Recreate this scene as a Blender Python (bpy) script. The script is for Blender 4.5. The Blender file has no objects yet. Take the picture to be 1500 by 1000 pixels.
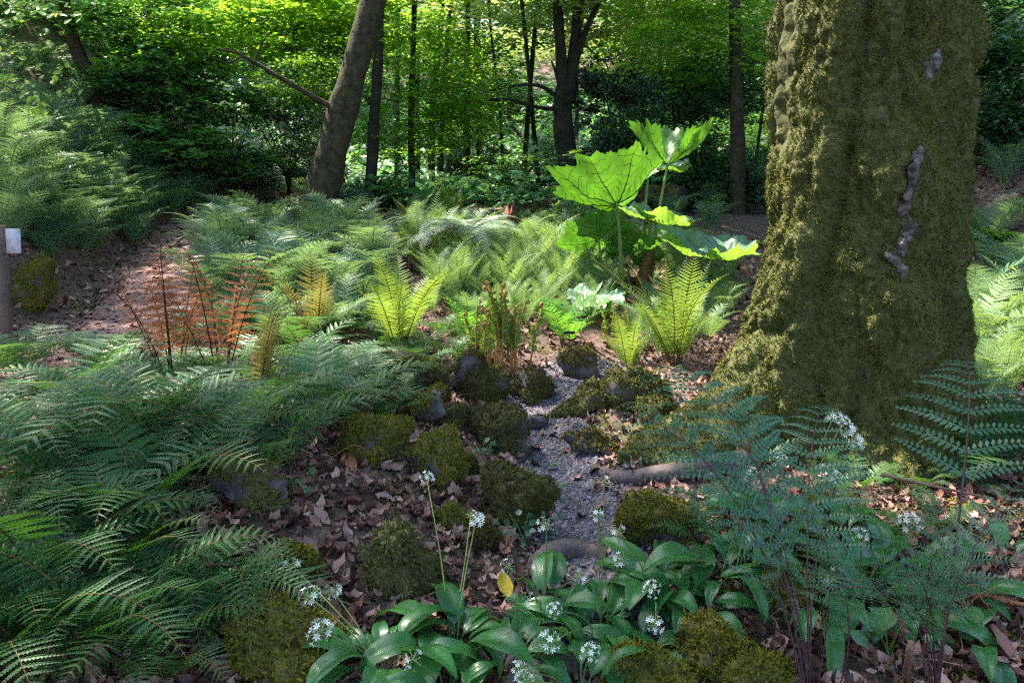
import bpy, math, random
import numpy as np

R = math.radians
random.seed(7)
rng = np.random.default_rng(7)
scene = bpy.context.scene
COL = scene.collection

# ------------------------------------------------------------------ camera, sky, sun, exposure
F_PX, PITCH, EYE, SHIFT = 1083.0, R(5.0), 1.5, -0.09
cam_d = bpy.data.cameras.new("camera")
cam_d.lens, cam_d.sensor_width, cam_d.clip_start, cam_d.clip_end = 26.0, 36.0, 0.05, 600.0
cam = bpy.data.objects.new("camera", cam_d)
cam_d.shift_y = SHIFT
cam.location, cam.rotation_euler = (0, 0, EYE), (R(90) - PITCH, 0, 0)
COL.objects.link(cam)
scene.camera = cam

SUN_AZ, SUN_EL = R(-55), R(56)          # azimuth measured from straight ahead, negative = to the left
SUN_DIR = np.array([math.sin(SUN_AZ) * math.cos(SUN_EL), math.cos(SUN_AZ) * math.cos(SUN_EL), math.sin(SUN_EL)])
world = bpy.data.worlds.new("World")
scene.world = world
world.use_nodes = True
wn = world.node_tree.nodes
bg = wn["Background"]
sky = wn.new("ShaderNodeTexSky")
sky.sky_type = 'NISHITA'
sky.sun_disc = False
sky.sun_elevation, sky.sun_rotation = SUN_EL, SUN_AZ % (2 * math.pi)
sky.dust_density = 1.5
world.node_tree.links.new(sky.outputs[0], bg.inputs[0])
bg.inputs[1].default_value = 0.125
sun_d = bpy.data.lights.new("sun", 'SUN')
sun_d.energy, sun_d.angle, sun_d.color = 3.6, R(0.6), (1.0, 0.91, 0.74)
sun = bpy.data.objects.new("sun", sun_d)
from mathutils import Vector, Matrix
sun.rotation_euler = Vector(SUN_DIR).to_track_quat('Z', 'Y').to_euler()
sun.location = (-20, 20, 30)
COL.objects.link(sun)

vs = scene.view_settings
vs.view_transform, vs.look, vs.exposure, vs.gamma, vs.use_curve_mapping = 'Standard', 'None', 2.7, 1.0, False
cy = scene.cycles
cy.use_denoising = False
cy.use_adaptive_sampling = True
cy.adaptive_threshold = 0.015
scene.cycles.pixel_filter_type = 'BLACKMAN_HARRIS'
cy.filter_width = 1.3
cy.max_bounces, cy.diffuse_bounces, cy.glossy_bounces, cy.transmission_bounces, cy.transparent_max_bounces = 9, 5, 2, 7, 4
cy.sample_clamp_indirect = 5.0
cy.caustics_reflective = cy.caustics_refractive = False

# ------------------------------------------------------------------ pixel <-> world
def ray(px, py):
    x, u = (px - 750) / F_PX, (500 - py + SHIFT * 1500) / F_PX
    return np.array([x, math.cos(PITCH) + u * math.sin(PITCH), -math.sin(PITCH) + u * math.cos(PITCH)])

def at(px, py, Y):
    d = ray(px, py)
    return np.array([0, 0, EYE]) + d * (Y / d[1])

# ------------------------------------------------------------------ noise and terrain
def _hash(ix, iy, iz):
    h = (ix.astype(np.int64) * 374761393 + iy.astype(np.int64) * 668265263 + iz.astype(np.int64) * 2147483647) & 0xFFFFFFFF
    h = ((h ^ (h >> 13)) * 1274126177) & 0xFFFFFFFF
    h = ((h ^ (h >> 16)) * 2246822519) & 0xFFFFFFFF
    return ((h ^ (h >> 15)) & 0xFFFFFF) / float(0xFFFFFF)

def noise(P):
    P = np.asarray(P, float)
    I = np.floor(P).astype(np.int64)
    f = P - I
    f = f * f * (3 - 2 * f)
    r = 0
    for dx in (0, 1):
        for dy in (0, 1):
            for dz in (0, 1):
                w = (f[..., 0] if dx else 1 - f[..., 0]) * (f[..., 1] if dy else 1 - f[..., 1]) * (f[..., 2] if dz else 1 - f[..., 2])
                r = r + w * _hash(I[..., 0] + dx, I[..., 1] + dy, I[..., 2] + dz)
    return r * 2 - 1

def fbm(P, octv=4):
    P = np.asarray(P, float)
    a, s, r = 1.0, 1.0, 0
    for k in range(octv):
        r = r + a * noise(P * s + 17.3 * k)
        a *= 0.5
        s *= 2.03
    return r

def seg_dist(x, y, pts):
    d = np.full(np.shape(x), 1e9)
    for (ax, ay), (bx, by) in zip(pts[:-1], pts[1:]):
        vx, vy = bx - ax, by - ay
        t = np.clip(((x - ax) * vx + (y - ay) * vy) / (vx * vx + vy * vy), 0, 1)
        d = np.minimum(d, np.hypot(x - ax - t * vx, y - ay - t * vy))
    return d

GRAVEL = [(0.36, 2.3), (0.33, 3.2), (0.25, 3.9), (0.16, 4.6), (0.35, 5.2), (0.85, 5.8)]
TRACK = [(-4.0, 4.6), (-3.45, 6.0), (-3.5, 7.2), (-4.25, 9.2), (-4.75, 10.8), (-4.6, 12.6), (-4.1, 14.5), (-4.4, 17)]

def H(x, y, rough=True):
    x, y = np.asarray(x, float), np.asarray(y, float)
    z = np.interp(y, [-30, 0, 3, 4, 5.5, 7.5, 9, 11, 14, 20, 28, 40, 70, 160], [0, 0, 0, .03, .17, .42, .63, .93, 1.06, 1.1, 1.5, 4.5, 16, 34])
    e = np.interp(y, [0, 4, 6, 7, 9, 11, 12.6, 14.5, 20, 30], [5.3, 4.75, 4.1, 4.1, 4.72, 5.3, 5.1, 4.55, 5.2, 8])
    d = np.maximum(0, -x - e)
    z = z + np.where(d < 9, 0.92 * d * np.clip(d / 0.5, 0.3, 1), 8.28 + .25 * (d - 9))
    e = np.interp(y, [0, 4, 6, 9, 15, 25], [5, 4.4, 4.2, 4.0, 5.5, 9])
    d = np.maximum(0, x - e)
    z = z + np.where(d < 12, 0.55 * d, 6.6 + .2 * (d - 12))
    z = z + .34 * np.exp(-((x + 1.55) / 1.15) ** 2 - ((y - 3.1) / 1.15) ** 2)
    z = z + .10 * np.exp(-((x + .1) / .5) ** 2 - ((y - 2.0) / .5) ** 2) * 0
    z = z - .12 * np.exp(-(seg_dist(x, y, GRAVEL) / .42) ** 2)
    z = z - .06 * np.exp(-(seg_dist(x, y, TRACK) / .8) ** 2)
    if rough:
        P = np.stack([x, y, 0 * x], -1)
        near = np.clip(12 / np.maximum(y, 1), .3, 1)
        z = z + .05 * fbm(P * 1.1, 3) * near + .012 * fbm(P * 6, 2)
    return z

def hz(x, y):
    return float(H(np.array([x]), np.array([y]))[0])

def gnd(px, py, far=60):
    d = ray(px, py)
    t = np.linspace(1.2, far, 6000)
    X, Y, Z = d[0] * t, d[1] * t, EYE + d[2] * t
    g = H(X, Y)
    k = np.argmax(Z < g)
    if Z[k] >= g[k]:
        k = len(t) - 1
    return np.array([X[k], Y[k], g[k]])

# ------------------------------------------------------------------ mesh and object helpers
def mk(name, V, Fs, mats, smooth=False, mi=None):
    """Fs: one int array (m,k) or a list of such arrays; mi: material index per list entry"""
    if isinstance(Fs, np.ndarray):
        Fs = [Fs]
    Fs = [np.asarray(f, np.int32) for f in Fs if len(f)]
    V = np.asarray(V, np.float32)
    me = bpy.data.meshes.new(name)
    me.vertices.add(len(V))
    me.vertices.foreach_set("co", V.ravel())
    li = np.concatenate([f.ravel() for f in Fs])
    tot = np.concatenate([np.full(len(f), f.shape[1], np.int32) for f in Fs])
    st = np.concatenate([[0], np.cumsum(tot)[:-1]]).astype(np.int32)
    me.loops.add(len(li))
    me.loops.foreach_set("vertex_index", li)
    me.polygons.add(len(tot))
    me.polygons.foreach_set("loop_start", st)
    if mi is not None:
        me.polygons.foreach_set("material_index", np.concatenate([np.full(len(f), m, np.int32) for f, m in zip(Fs, mi)]))
    me.update(calc_edges=True)
    me.validate()
    if smooth:
        me.polygons.foreach_set("use_smooth", np.ones(len(tot), bool))
    for m in (mats if isinstance(mats, (list, tuple)) else [mats]):
        me.materials.append(m)
    return me

def link(name, me, parent=None, loc=(0, 0, 0), rot=(0, 0, 0), sc=1.0):
    o = bpy.data.objects.new(name, me)
    COL.objects.link(o)
    o.location = [float(v) for v in loc]
    o.rotation_euler = rot
    o.scale = (sc, sc, sc) if np.isscalar(sc) else sc
    if parent is not None:
        o.parent = parent
    return o

def tag(o, label=None, cat=None, group=None, kind=None):
    if label: o["label"] = label
    if cat: o["category"] = cat
    if group: o["group"] = group
    if kind: o["kind"] = kind
    return o

def thing(name, loc, label, cat, group=None, rz=0.0, sc=1.0):
    return tag(link(name, None, None, loc, (0, 0, rz), sc), label, cat, group)

class MB:
    def __init__(s):
        s.V, s.F, s.n = [], {}, 0
    def add(s, V, F, m=0):
        V = np.asarray(V, float); F = np.asarray(F, int)
        s.V.append(V)
        s.F.setdefault((m, F.shape[1]), []).append(F + s.n)
        s.n += len(V)
    def mesh(s, name, mats, smooth=False):
        ks = list(s.F)
        return mk(name, np.concatenate(s.V), [np.concatenate(s.F[k]) for k in ks], mats, smooth, [k[0] for k in ks])

def grid_faces(nu, nv, wrap=False):
    """verts indexed u*nv+v; wrap closes v"""
    vv = nv if wrap else nv - 1
    u, v = np.meshgrid(np.arange(nu - 1), np.arange(vv), indexing='ij')
    a = u * nv + v
    b = u * nv + (v + 1) % nv
    return np.stack([a, b, b + nv, a + nv], -1).reshape(-1, 4)

def tube(P, rad, ns=6, wob=0.0, seed=0, cap=True):
    P = np.asarray(P, float); n = len(P)
    rad = np.broadcast_to(np.asarray(rad, float), (n,))
    T = np.gradient(P, axis=0)
    T /= np.linalg.norm(T, axis=1)[:, None] + 1e-9
    up = np.array([0.13, 0.21, 1.0]) if abs(T[:, 2]).mean() < .8 else np.array([1.0, 0.17, .08])
    A = np.cross(T, up); A /= np.linalg.norm(A, axis=1)[:, None] + 1e-9
    B = np.cross(T, A)
    th = np.linspace(0, 2 * np.pi, ns, endpoint=False)
    V = P[:, None, :] + rad[:, None, None] * (np.cos(th)[None, :, None] * A[:, None, :] + np.sin(th)[None, :, None] * B[:, None, :])
    if wob:
        nrm = V - P[:, None, :]
        V = V + nrm * (wob * fbm(V * 3.1 + seed * 3.7, 3))[..., None]
    V = V.reshape(-1, 3)
    F = grid_faces(n, ns, True)
    if cap:
        c = len(V)
        V = np.concatenate([V, P[-1:] + T[-1:] * rad[-1] * .4])
        k = (n - 1) * ns
        tip = np.array([[k + i, k + (i + 1) % ns, c, c] for i in range(ns)])
        return V, F, tip[:, :3]
    return V, F, np.zeros((0, 3), int)

def add_tube(mb, P, rad, ns=6, m=0, **k):
    V, F, T = tube(P, rad, ns, **k)
    n = mb.n
    mb.add(V, F, m)
    if len(T):
        mb.F.setdefault((m, 3), []).append(T + n)

def spline(pts, n=24):
    pts = np.asarray(pts, float)
    if len(pts) < 3:
        return pts[0] + np.linspace(0, 1, n)[:, None] * (pts[-1] - pts[0])
    P = np.vstack([2 * pts[0] - pts[1], pts, 2 * pts[-1] - pts[-2]])
    out = []
    for s in np.linspace(0, len(pts) - 1 - 1e-6, n):
        i = int(s); t = s - i
        p0, p1, p2, p3 = P[i], P[i + 1], P[i + 2], P[i + 3]
        out.append(.5 * (2 * p1 + (p2 - p0) * t + (2 * p0 - 5 * p1 + 4 * p2 - p3) * t * t + (3 * p1 - p0 - 3 * p2 + p3) * t ** 3))
    return np.array(out)

def frames(N, az):
    """rotation matrices with local z = N and a spin az"""
    N = N / (np.linalg.norm(N, axis=1)[:, None] + 1e-9)
    ref = np.where(np.abs(N[:, 2:3]) < .95, np.array([[0, 0, 1.0]]), np.array([[1.0, 0, 0]]))
    A = np.cross(ref, N); A /= np.linalg.norm(A, axis=1)[:, None] + 1e-9
    B = np.cross(N, A)
    c, s = np.cos(az)[:, None], np.sin(az)[:, None]
    return np.stack([A * c + B * s, -A * s + B * c, N], -1)

def spread_template(TV, TF, pos, M, sc):
    n, k = len(pos), len(TV)
    sc = np.asarray(sc)
    if sc.ndim == 1: sc = sc[:, None]
    V = np.einsum('nij,nkj->nki', M, TV[None] * sc[:, None, :]) + pos[:, None, :]
    F = (TF[None] + (np.arange(n) * k)[:, None, None]).reshape(-1, TF.shape[1])
    return V.reshape(-1, 3), F

def sample_faces(V, F, n, g):
    tri = F if F.shape[1] == 3 else np.concatenate([F[:, [0, 1, 2]], F[:, [0, 2, 3]]])
    a, b, c = V[tri[:, 0]], V[tri[:, 1]], V[tri[:, 2]]
    nr = np.cross(b - a, c - a)
    ar = np.linalg.norm(nr, axis=1) + 1e-12
    k = g.choice(len(tri), n, p=ar / ar.sum())
    u, v = g.random(n), g.random(n)
    w = u + v > 1
    u[w], v[w] = 1 - u[w], 1 - v[w]
    return a[k] + u[:, None] * (b - a)[k] + v[:, None] * (c - a)[k], nr[k] / ar[k][:, None]

# ------------------------------------------------------------------ materials
def newmat(name):
    m = bpy.data.materials.new(name)
    m.use_nodes = True
    nt = m.node_tree
    return m, nt.nodes, nt.links, nt.nodes["Principled BSDF"]

def nz(n, l, scale, detail=4.0, rough=.6, coord='Object', vec=None):
    t = n.new("ShaderNodeTexNoise")
    t.inputs["Scale"].default_value, t.inputs["Detail"].default_value, t.inputs["Roughness"].default_value = scale, detail, rough
    if vec is None:
        c = n.new("ShaderNodeTexCoord")
        vec = c.outputs[coord]
    l.new(vec, t.inputs["Vector"])
    return t

def ramp(n, l, src, stops):
    r = n.new("ShaderNodeValToRGB")
    e = r.color_ramp.elements
    while len(e) < len(stops): e.new(0.5)
    for el, (p, c) in zip(e, stops):
        el.position = p
        el.color = (*c, 1) if len(c) == 3 else c
    l.new(src, r.inputs[0])
    return r

def leaf_mat(name, cols, tcol, tfac=.4, rough=.42, spec=.45, var=.25, island=True, under=None):
    """cols: list of colours picked per leaf; tcol: light shining through; under: paler colour of the back"""
    m, n, l, p = newmat(name)
    g = n.new("ShaderNodeNewGeometry")
    oi = n.new("ShaderNodeObjectInfo")
    ad = n.new("ShaderNodeMath"); ad.operation = 'ADD'
    l.new(oi.outputs["Random"], ad.inputs[0])
    if island: l.new(g.outputs["Random Per Island"], ad.inputs[1])
    else:
        sm = n.new("ShaderNodeMath"); sm.operation = 'MULTIPLY'; sm.inputs[1].default_value = .45
        l.new(g.outputs["Random Per Island"], sm.inputs[0]); l.new(sm.outputs[0], ad.inputs[1])
    fr = n.new("ShaderNodeMath"); fr.operation = 'FRACT'
    l.new(ad.outputs[0], fr.inputs[0])
    r = ramp(n, l, fr.outputs[0], [(i / max(1, len(cols) - 1), c) for i, c in enumerate(cols)])
    no = nz(n, l, 2.3, 3)
    mp = n.new("ShaderNodeMapRange")
    mp.inputs[1].default_value, mp.inputs[2].default_value = .25, .75
    mp.inputs[3].default_value, mp.inputs[4].default_value = 1 - var, 1 + var
    l.new(no.outputs["Fac"], mp.inputs[0])
    hs = n.new("ShaderNodeHueSaturation")
    l.new(r.outputs[0], hs.inputs["Color"]); l.new(mp.outputs[0], hs.inputs["Value"])
    src = hs.outputs[0]
    if under:
        mx = n.new("ShaderNodeMix"); mx.data_type = 'RGBA'
        l.new(g.outputs["Backfacing"], mx.inputs[0]); l.new(src, mx.inputs[6]); mx.inputs[7].default_value = (*under, 1)
        src = mx.outputs[2]
    l.new(src, p.inputs["Base Color"])
    p.inputs["Roughness"].default_value, p.inputs["Specular IOR Level"].default_value = rough, spec
    tr = n.new("ShaderNodeBsdfTranslucent")
    h2 = n.new("ShaderNodeHueSaturation"); h2.inputs["Color"].default_value = (*tcol, 1)
    l.new(mp.outputs[0], h2.inputs["Value"]); l.new(h2.outputs[0], tr.inputs["Color"])
    ms = n.new("ShaderNodeMixShader"); ms.inputs[0].default_value = tfac
    l.new(p.outputs[0], ms.inputs[1]); l.new(tr.outputs[0], ms.inputs[2])
    l.new(ms.outputs[0], n["Material Output"].inputs[0])
    return m

def rough_mat(name, stops, scale=6.0, rough=.9, bump=.4, bscale=30.0, island=0.0, spec=.25, detail=6.0):
    m, n, l, p = newmat(name)
    t = nz(n, l, scale, detail)
    src = t.outputs["Fac"]
    if island:
        g = n.new("ShaderNodeNewGeometry")
        mx = n.new("ShaderNodeMix")
        mx.inputs[0].default_value = island
        l.new(src, mx.inputs[2]); l.new(g.outputs["Random Per Island"], mx.inputs[3])
        src = mx.outputs[0]
    r = ramp(n, l, src, stops)
    l.new(r.outputs[0], p.inputs["Base Color"])
    p.inputs["Roughness"].default_value, p.inputs["Specular IOR Level"].default_value = rough, spec
    if bump:
        b = nz(n, l, bscale, 6)
        bp = n.new("ShaderNodeBump"); bp.inputs["Strength"].default_value = bump; bp.inputs["Distance"].default_value = .02
        l.new(b.outputs["Fac"], bp.inputs["Height"]); l.new(bp.outputs[0], p.inputs["Normal"])
    return m

M = {}
M['lacy'] = leaf_mat('lacy_fern_green', [(.06, .14, .085), (.08, .165, .095), (.10, .19, .085), (.07, .16, .11)], (.22, .36, .11), .35, .45, .4, .25, False)
M['pale'] = leaf_mat('pale_fern_green', [(.12, .22, .09), (.16, .27, .11), (.11, .21, .11)], (.28, .42, .10), .4, .5, .4, .2, False)
M['shuttle'] = leaf_mat('shuttlecock_green', [(.07, .18, .03), (.10, .21, .03), (.06, .15, .04)], (.31, .44, .055), .42, .42, .45, .2, False)
M['bright'] = leaf_mat('bright_fern_green', [(.05, .20, .03), (.07, .24, .04)], (.25, .55, .05), .42, .4, .45, .2, False)
M['gloss'] = leaf_mat('glossy_fern_green', [(.022, .085, .022), (.03, .10, .018), (.045, .13, .03), (.03, .09, .03)], (.10, .27, .02), .28, .40, .22, .25, False, (.05, .12, .05))
M['glossblue'] = leaf_mat('bluish_fern_green', [(.045, .14, .055), (.065, .17, .065), (.05, .14, .07), (.04, .12, .05), (.10, .16, .04)], (.14, .30, .05), .28, .42, .28, .2, False, (.06, .13, .06))
M['copper'] = leaf_mat('coppery_fern', [(.30, .12, .055), (.25, .09, .06), (.34, .17, .07)], (.42, .16, .06), .3, .38, .5, .25, False)
M['bronze'] = leaf_mat('bronze_green_fern', [(.16, .15, .035), (.13, .11, .05), (.18, .17, .04)], (.30, .26, .05), .36, .38, .5, .2, False)
M['silver'] = leaf_mat('silvery_fern', [(.30, .37, .33), (.26, .34, .28), (.34, .40, .36)], (.2, .3, .15), .25, .45, .5, .15, False)
M['royal'] = leaf_mat('blue_green_frond', [(.05, .14, .085), (.065, .16, .09), (.04, .11, .07)], (.14, .30, .09), .3, .4, .5, .2, False)
M['gunnera'] = leaf_mat('giant_leaf_green', [(.06, .18, .03), (.08, .20, .04)], (.11, .29, .016), .34, .42, .45, .35, True, (.06, .17, .03))
M['gunnera_blue'] = leaf_mat('giant_leaf_bluish', [(.10, .20, .13), (.12, .22, .15)], (.30, .55, .05), .35, .36, .6, .15, True, (.08, .20, .04))
M['garlic'] = leaf_mat('garlic_leaf_green', [(.024, .105, .034), (.032, .125, .036), (.045, .15, .042)], (.16, .36, .04), .25, .26, .55, .2, True, (.06, .18, .06))
M['beech'] = leaf_mat('beech_leaf', [(.10, .24, .02), (.13, .27, .03), (.07, .19, .03)], (.50, .70, .05), .5, .38, .45, .15)
M['maple'] = leaf_mat('maple_leaf', [(.05, .17, .02), (.08, .22, .02), (.06, .19, .03), (.10, .25, .03)], (.38, .64, .04), .5, .42, .4, .25)
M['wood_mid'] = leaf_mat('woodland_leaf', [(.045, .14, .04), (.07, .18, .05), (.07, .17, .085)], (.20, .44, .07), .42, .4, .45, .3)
M['wood_yellow'] = leaf_mat('sunlit_tone_leaf', [(.12, .22, .05), (.17, .28, .07), (.16, .26, .12)], (.60, .70, .18), .5, .4, .45, .25)  # sunlight on the wood put into paler, yellower leaf colours
M['wood_dark'] = leaf_mat('shaded_tone_leaf', [(.035, .10, .045), (.045, .13, .05), (.06, .13, .075)], (.12, .26, .06), .35, .33, .5, .3)  # woodland leaf again, its shade put into darker colours
M['rhodo'] = leaf_mat('leathery_leaf', [(.07, .12, .09), (.09, .14, .11), (.05, .10, .07)], (.12, .22, .08), .15, .22, .7, .2)
M['viburnum'] = leaf_mat('round_leaf', [(.07, .19, .075), (.10, .23, .10), (.06, .17, .06)], (.30, .55, .05), .4, .34, .55, .2)
M['ivy'] = leaf_mat('small_round_leaf', [(.03, .10, .05), (.05, .14, .07)], (.15, .3, .06), .3, .4, .5, .2)

M['stalk_green'] = rough_mat('green_stalk', [(.3, (.10, .16, .04)), (.7, (.16, .22, .06))], 8, .5, 0)
M['rib_green'] = rough_mat('leaf_rib', [(.3, (.05, .10, .02)), (.7, (.09, .15, .03))], 8, .5, 0)
M['stalk_brown'] = rough_mat('brown_stalk', [(.3, (.10, .05, .02)), (.7, (.20, .11, .04))], 12, .7, 0)
M['stalk_dark'] = rough_mat('dark_stalk', [(.3, (.02, .012, .012)), (.7, (.05, .03, .025))], 12, .5, 0)
M['stalk_purple'] = rough_mat('purple_stalk', [(.3, (.05, .025, .03)), (.7, (.10, .045, .055))], 10, .45, 0)
M['crozier'] = rough_mat('crozier_fuzz', [(.3, (.24, .11, .03)), (.7, (.42, .24, .07))], 40, .8, .3)
M['bark'] = rough_mat('bark', [(.3, (.018, .014, .010)), (.5, (.04, .032, .020)), (.7, (.06, .058, .025))], 9, .9, .9, 22)
M['bark_dark'] = rough_mat('dark_bark', [(.3, (.012, .011, .009)), (.6, (.03, .027, .02)), (.8, (.045, .05, .025))], 6, .9, .8, 18)
M['bark_lean'] = rough_mat('leaning_bark', [(.28, (.014, .010, .007)), (.46, (.042, .030, .019)), (.58, (.048, .046, .02)), (.75, (.085, .068, .045))], 11, .95, 1.0, 26)
M['bare'] = rough_mat('bare_dead_wood', [(.3, (.025, .018, .016)), (.46, (.09, .07, .068)), (.56, (.17, .145, .14)), (.7, (.30, .26, .26))], 16, .8, .8, 40)
M['root'] = rough_mat('worn_root', [(.3, (.06, .042, .045)), (.55, (.12, .09, .095)), (.75, (.18, .14, .14))], 9, .7, .5, 25)
M['moss'] = rough_mat('moss', [(.22, (.04, .042, .012)), (.42, (.09, .092, .024)), (.58, (.14, .13, .038)), (.74, (.23, .20, .07))], 3.0, 1.0, .8, 60, .16, .05)
M['moss_trunk'] = rough_mat('trunk_moss', [(.25, (.05, .060, .014)), (.42, (.085, .098, .021)), (.58, (.125, .132, .028)), (.74, (.19, .18, .05))], 2.2, 1.0, .4, 60, .06, .05, 3.0)
M['moss_gold'] = rough_mat('golden_moss', [(.22, (.055, .055, .010)), (.42, (.13, .125, .018)), (.6, (.21, .185, .025)), (.78, (.32, .25, .05))], 5.0, 1.0, .8, 60, .16, .05)
M['moss_brown'] = rough_mat('brownish_moss', [(.22, (.045, .035, .015)), (.45, (.10, .080, .024)), (.62, (.13, .125, .026)), (.78, (.21, .165, .05))], 5.0, 1.0, .8, 60, .16, .05)
M['stone'] = rough_mat('dark_stone', [(.3, (.05, .045, .05)), (.5, (.11, .10, .11)), (.68, (.09, .085, .03)), (.8, (.2, .18, .19))], 7, .8, .8, 18)
M['litter'] = rough_mat('fallen_leaf', [(.2, (.055, .020, .015)), (.4, (.14, .058, .042)), (.6, (.24, .115, .09)), (.8, (.38, .23, .20))], 3, .6, .2, 30, .75, .4)
M['litter_red'] = rough_mat('red_brown_leaf', [(.3, (.16, .06, .03)), (.7, (.30, .13, .07))], 9, .55, .3, 30)
M['chips'] = rough_mat('slate_chips', [(.2, (.032, .029, .042)), (.5, (.078, .070, .102)), (.8, (.16, .145, .20))], 4, .6, .2, 40, .8, .4)
M['path_soil'] = rough_mat('path_soil', [(.3, (.13, .068, .062)), (.5, (.22, .125, .118)), (.7, (.31, .20, .19))], 5, .9, .7, 30)
M['gravel_bed'] = rough_mat('gravel_bed', [(.3, (.06, .05, .06)), (.5, (.12, .105, .125)), (.7, (.17, .16, .19))], 14, .9, .8, 60)
M['white'] = rough_mat('garlic_petal', [(.3, (.72, .74, .70)), (.7, (.85, .86, .83))], 8, .6, 0)
M['umbel_green'] = rough_mat('green_pedicel', [(.3, (.25, .34, .14)), (.7, (.36, .44, .20))], 8, .6, 0)
M['post'] = rough_mat('post_timber', [(.3, (.10, .065, .06)), (.7, (.19, .13, .12))], 9, .85, .5, 30)
M['label_white'] = rough_mat('label_plate', [(.42, (.40, .40, .48)), (.55, (.50, .50, .58))], 26, .5, 0)
M['label_black'] = rough_mat('black_label', [(.3, (.012, .012, .014)), (.7, (.02, .02, .022))], 8, .35, 0)
M['stump'] = rough_mat('rotten_stump', [(.3, (.05, .018, .012)), (.55, (.14, .055, .035)), (.75, (.22, .11, .07))], 7, .9, 1.0, 20)
M['blue'] = rough_mat('blue_petal', [(.3, (.02, .03, .35)), (.7, (.04, .06, .5))], 9, .5, 0)
M['yellow'] = rough_mat('yellow_leaf', [(.3, (.45, .30, .03)), (.7, (.6, .42, .05))], 9, .5, 0)
M['twig'] = rough_mat('dry_twig', [(.3, (.12, .07, .05)), (.7, (.27, .17, .12))], 20, .8, .3)

def ground_mat():
    m, n, l, p = newmat('forest_floor')
    a = nz(n, l, 1.3, 5); b = nz(n, l, 22, 6)
    r = ramp(n, l, b.outputs["Fac"], [(.3, (.045, .025, .022)), (.5, (.10, .06, .05)), (.7, (.17, .105, .09))])
    r2 = ramp(n, l, b.outputs["Fac"], [(.3, (.03, .03, .01)), (.6, (.07, .07, .02))])
    fa = ramp(n, l, a.outputs["Fac"], [(.52, (0, 0, 0)), (.62, (1, 1, 1))])
    mx = n.new("ShaderNodeMix"); mx.data_type = 'RGBA'
    l.new(fa.outputs[0], mx.inputs[0]); l.new(r.outputs[0], mx.inputs[6]); l.new(r2.outputs[0], mx.inputs[7])
    l.new(mx.outputs[2], p.inputs["Base Color"])
    p.inputs["Roughness"].default_value = .95
    bp = n.new("ShaderNodeBump"); bp.inputs["Strength"].default_value = .8; bp.inputs["Distance"].default_value = .03
    l.new(b.outputs["Fac"], bp.inputs["Height"]); l.new(bp.outputs[0], p.inputs["Normal"])
    return m
M['ground'] = ground_mat()

# ------------------------------------------------------------------ the ground and the paths
ys = np.concatenate([np.linspace(-12, .8, 16), np.linspace(1, 7, 150), np.geomspace(7.05, 160, 150)])
xs = np.sinh(np.linspace(-4.1, 4.1, 320)) * 2.7
X, Y = np.meshgrid(xs, ys, indexing='ij')
Vg = np.stack([X, Y, H(X, Y)], -1).reshape(-1, 3)
tag(link('ground', mk('ground', Vg, grid_faces(len(xs), len(ys)), M['ground'], True)), 'brown woodland floor of soil and decayed leaves', 'ground', kind='structure')

def path_sheet(name, pts, width, mat, label, lift=.012, seed=3):
    P = spline([(x, y, 0) for x, y in pts], 120)
    T = np.gradient(P, axis=0); T /= np.linalg.norm(T, axis=1)[:, None]
    Nn = np.stack([T[:, 1], -T[:, 0], 0 * T[:, 0]], -1)
    u = np.linspace(-1, 1, 21)
    s = np.arange(120)
    wob = 1 + .22 * noise(np.stack([s * .11, s * 0 + seed, s * 0], -1))
    wob2 = 1 + .22 * noise(np.stack([s * .11, s * 0 + seed + 9, s * 0], -1))
    ww = np.where(u[None] < 0, wob[:, None], wob2[:, None]) * width / 2
    Q = P[:, None, :] + Nn[:, None, :] * (u[None, :] * ww)[..., None]
    q = Q.reshape(-1, 3)
    lf = np.broadcast_to(lift - .035 * np.abs(u) ** 6, (120, 21)).reshape(-1)
    q[:, 2] = H(q[:, 0], q[:, 1]) + lf
    tag(link(name, mk(name, q, grid_faces(120, 21), mat, True)), label, 'path', kind='structure')
path_sheet('woodland_path', TRACK, 1.2, M['path_soil'], 'trodden pinkish brown earth path climbing past the fern slope')
path_sheet('gravel_path', GRAVEL, .66, M['gravel_bed'], 'narrow grey slate gravel path between the mossy rocks')

# fallen leaves, nobody could count them
g = np.random.default_rng(11)
def leaf_tpl(curl=.25):
    x = np.array([0, .20, .30, .22, .02, -.20, -.31, -.22])
    y = np.array([-.6, -.32, .0, .34, .66, .36, .04, -.30])
    z = curl * np.array([.22, .10, .20, .12, .30, .16, .24, .08])
    V = np.concatenate([np.stack([x, y, z], -1), [[.01, 0.02, -.02]]])
    return V, np.array([[i, (i + 1) % 8, 8] for i in range(8)])
def litter(n, xf, yf, size, name, label, mat, tilt=.5, curl=.9, lift=.008, tpl=None):
    x, y = xf, yf
    k = len(x)
    z = H(x, y)
    nr = np.stack([g.normal(0, tilt, k), g.normal(0, tilt, k), np.ones(k)], -1)
    V0, F0 = tpl or leaf_tpl(curl)
    sc = size * np.clip(np.exp(g.normal(-.15, .42, k)), .3, 1.55)
    V, Fc = spread_template(V0, F0, np.stack([x, y, z + lift + sc * .15], -1), frames(nr, g.random(k) * 6.28), sc)
    return tag(link(name, mk(name, V, Fc, mat, Fc.shape[1] == 3)), label, 'leaves', kind='stuff')
n = 34000
yy = 1.5 + 8.5 * g.random(n) ** 1.5
xx = (g.random(n) * 2 - 1) * (yy * .78 + .6)
keep = (seg_dist(xx, yy, GRAVEL) > .30 * g.random(n) ** .6) & (seg_dist(xx, yy, TRACK) > .3 + .25 * g.random(n))
litter(n, xx[keep], yy[keep], .047, 'fallen_leaves', 'pinkish brown fallen leaves littering the woodland floor', M['litter'], .7, 1.5)
n = 4000
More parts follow.
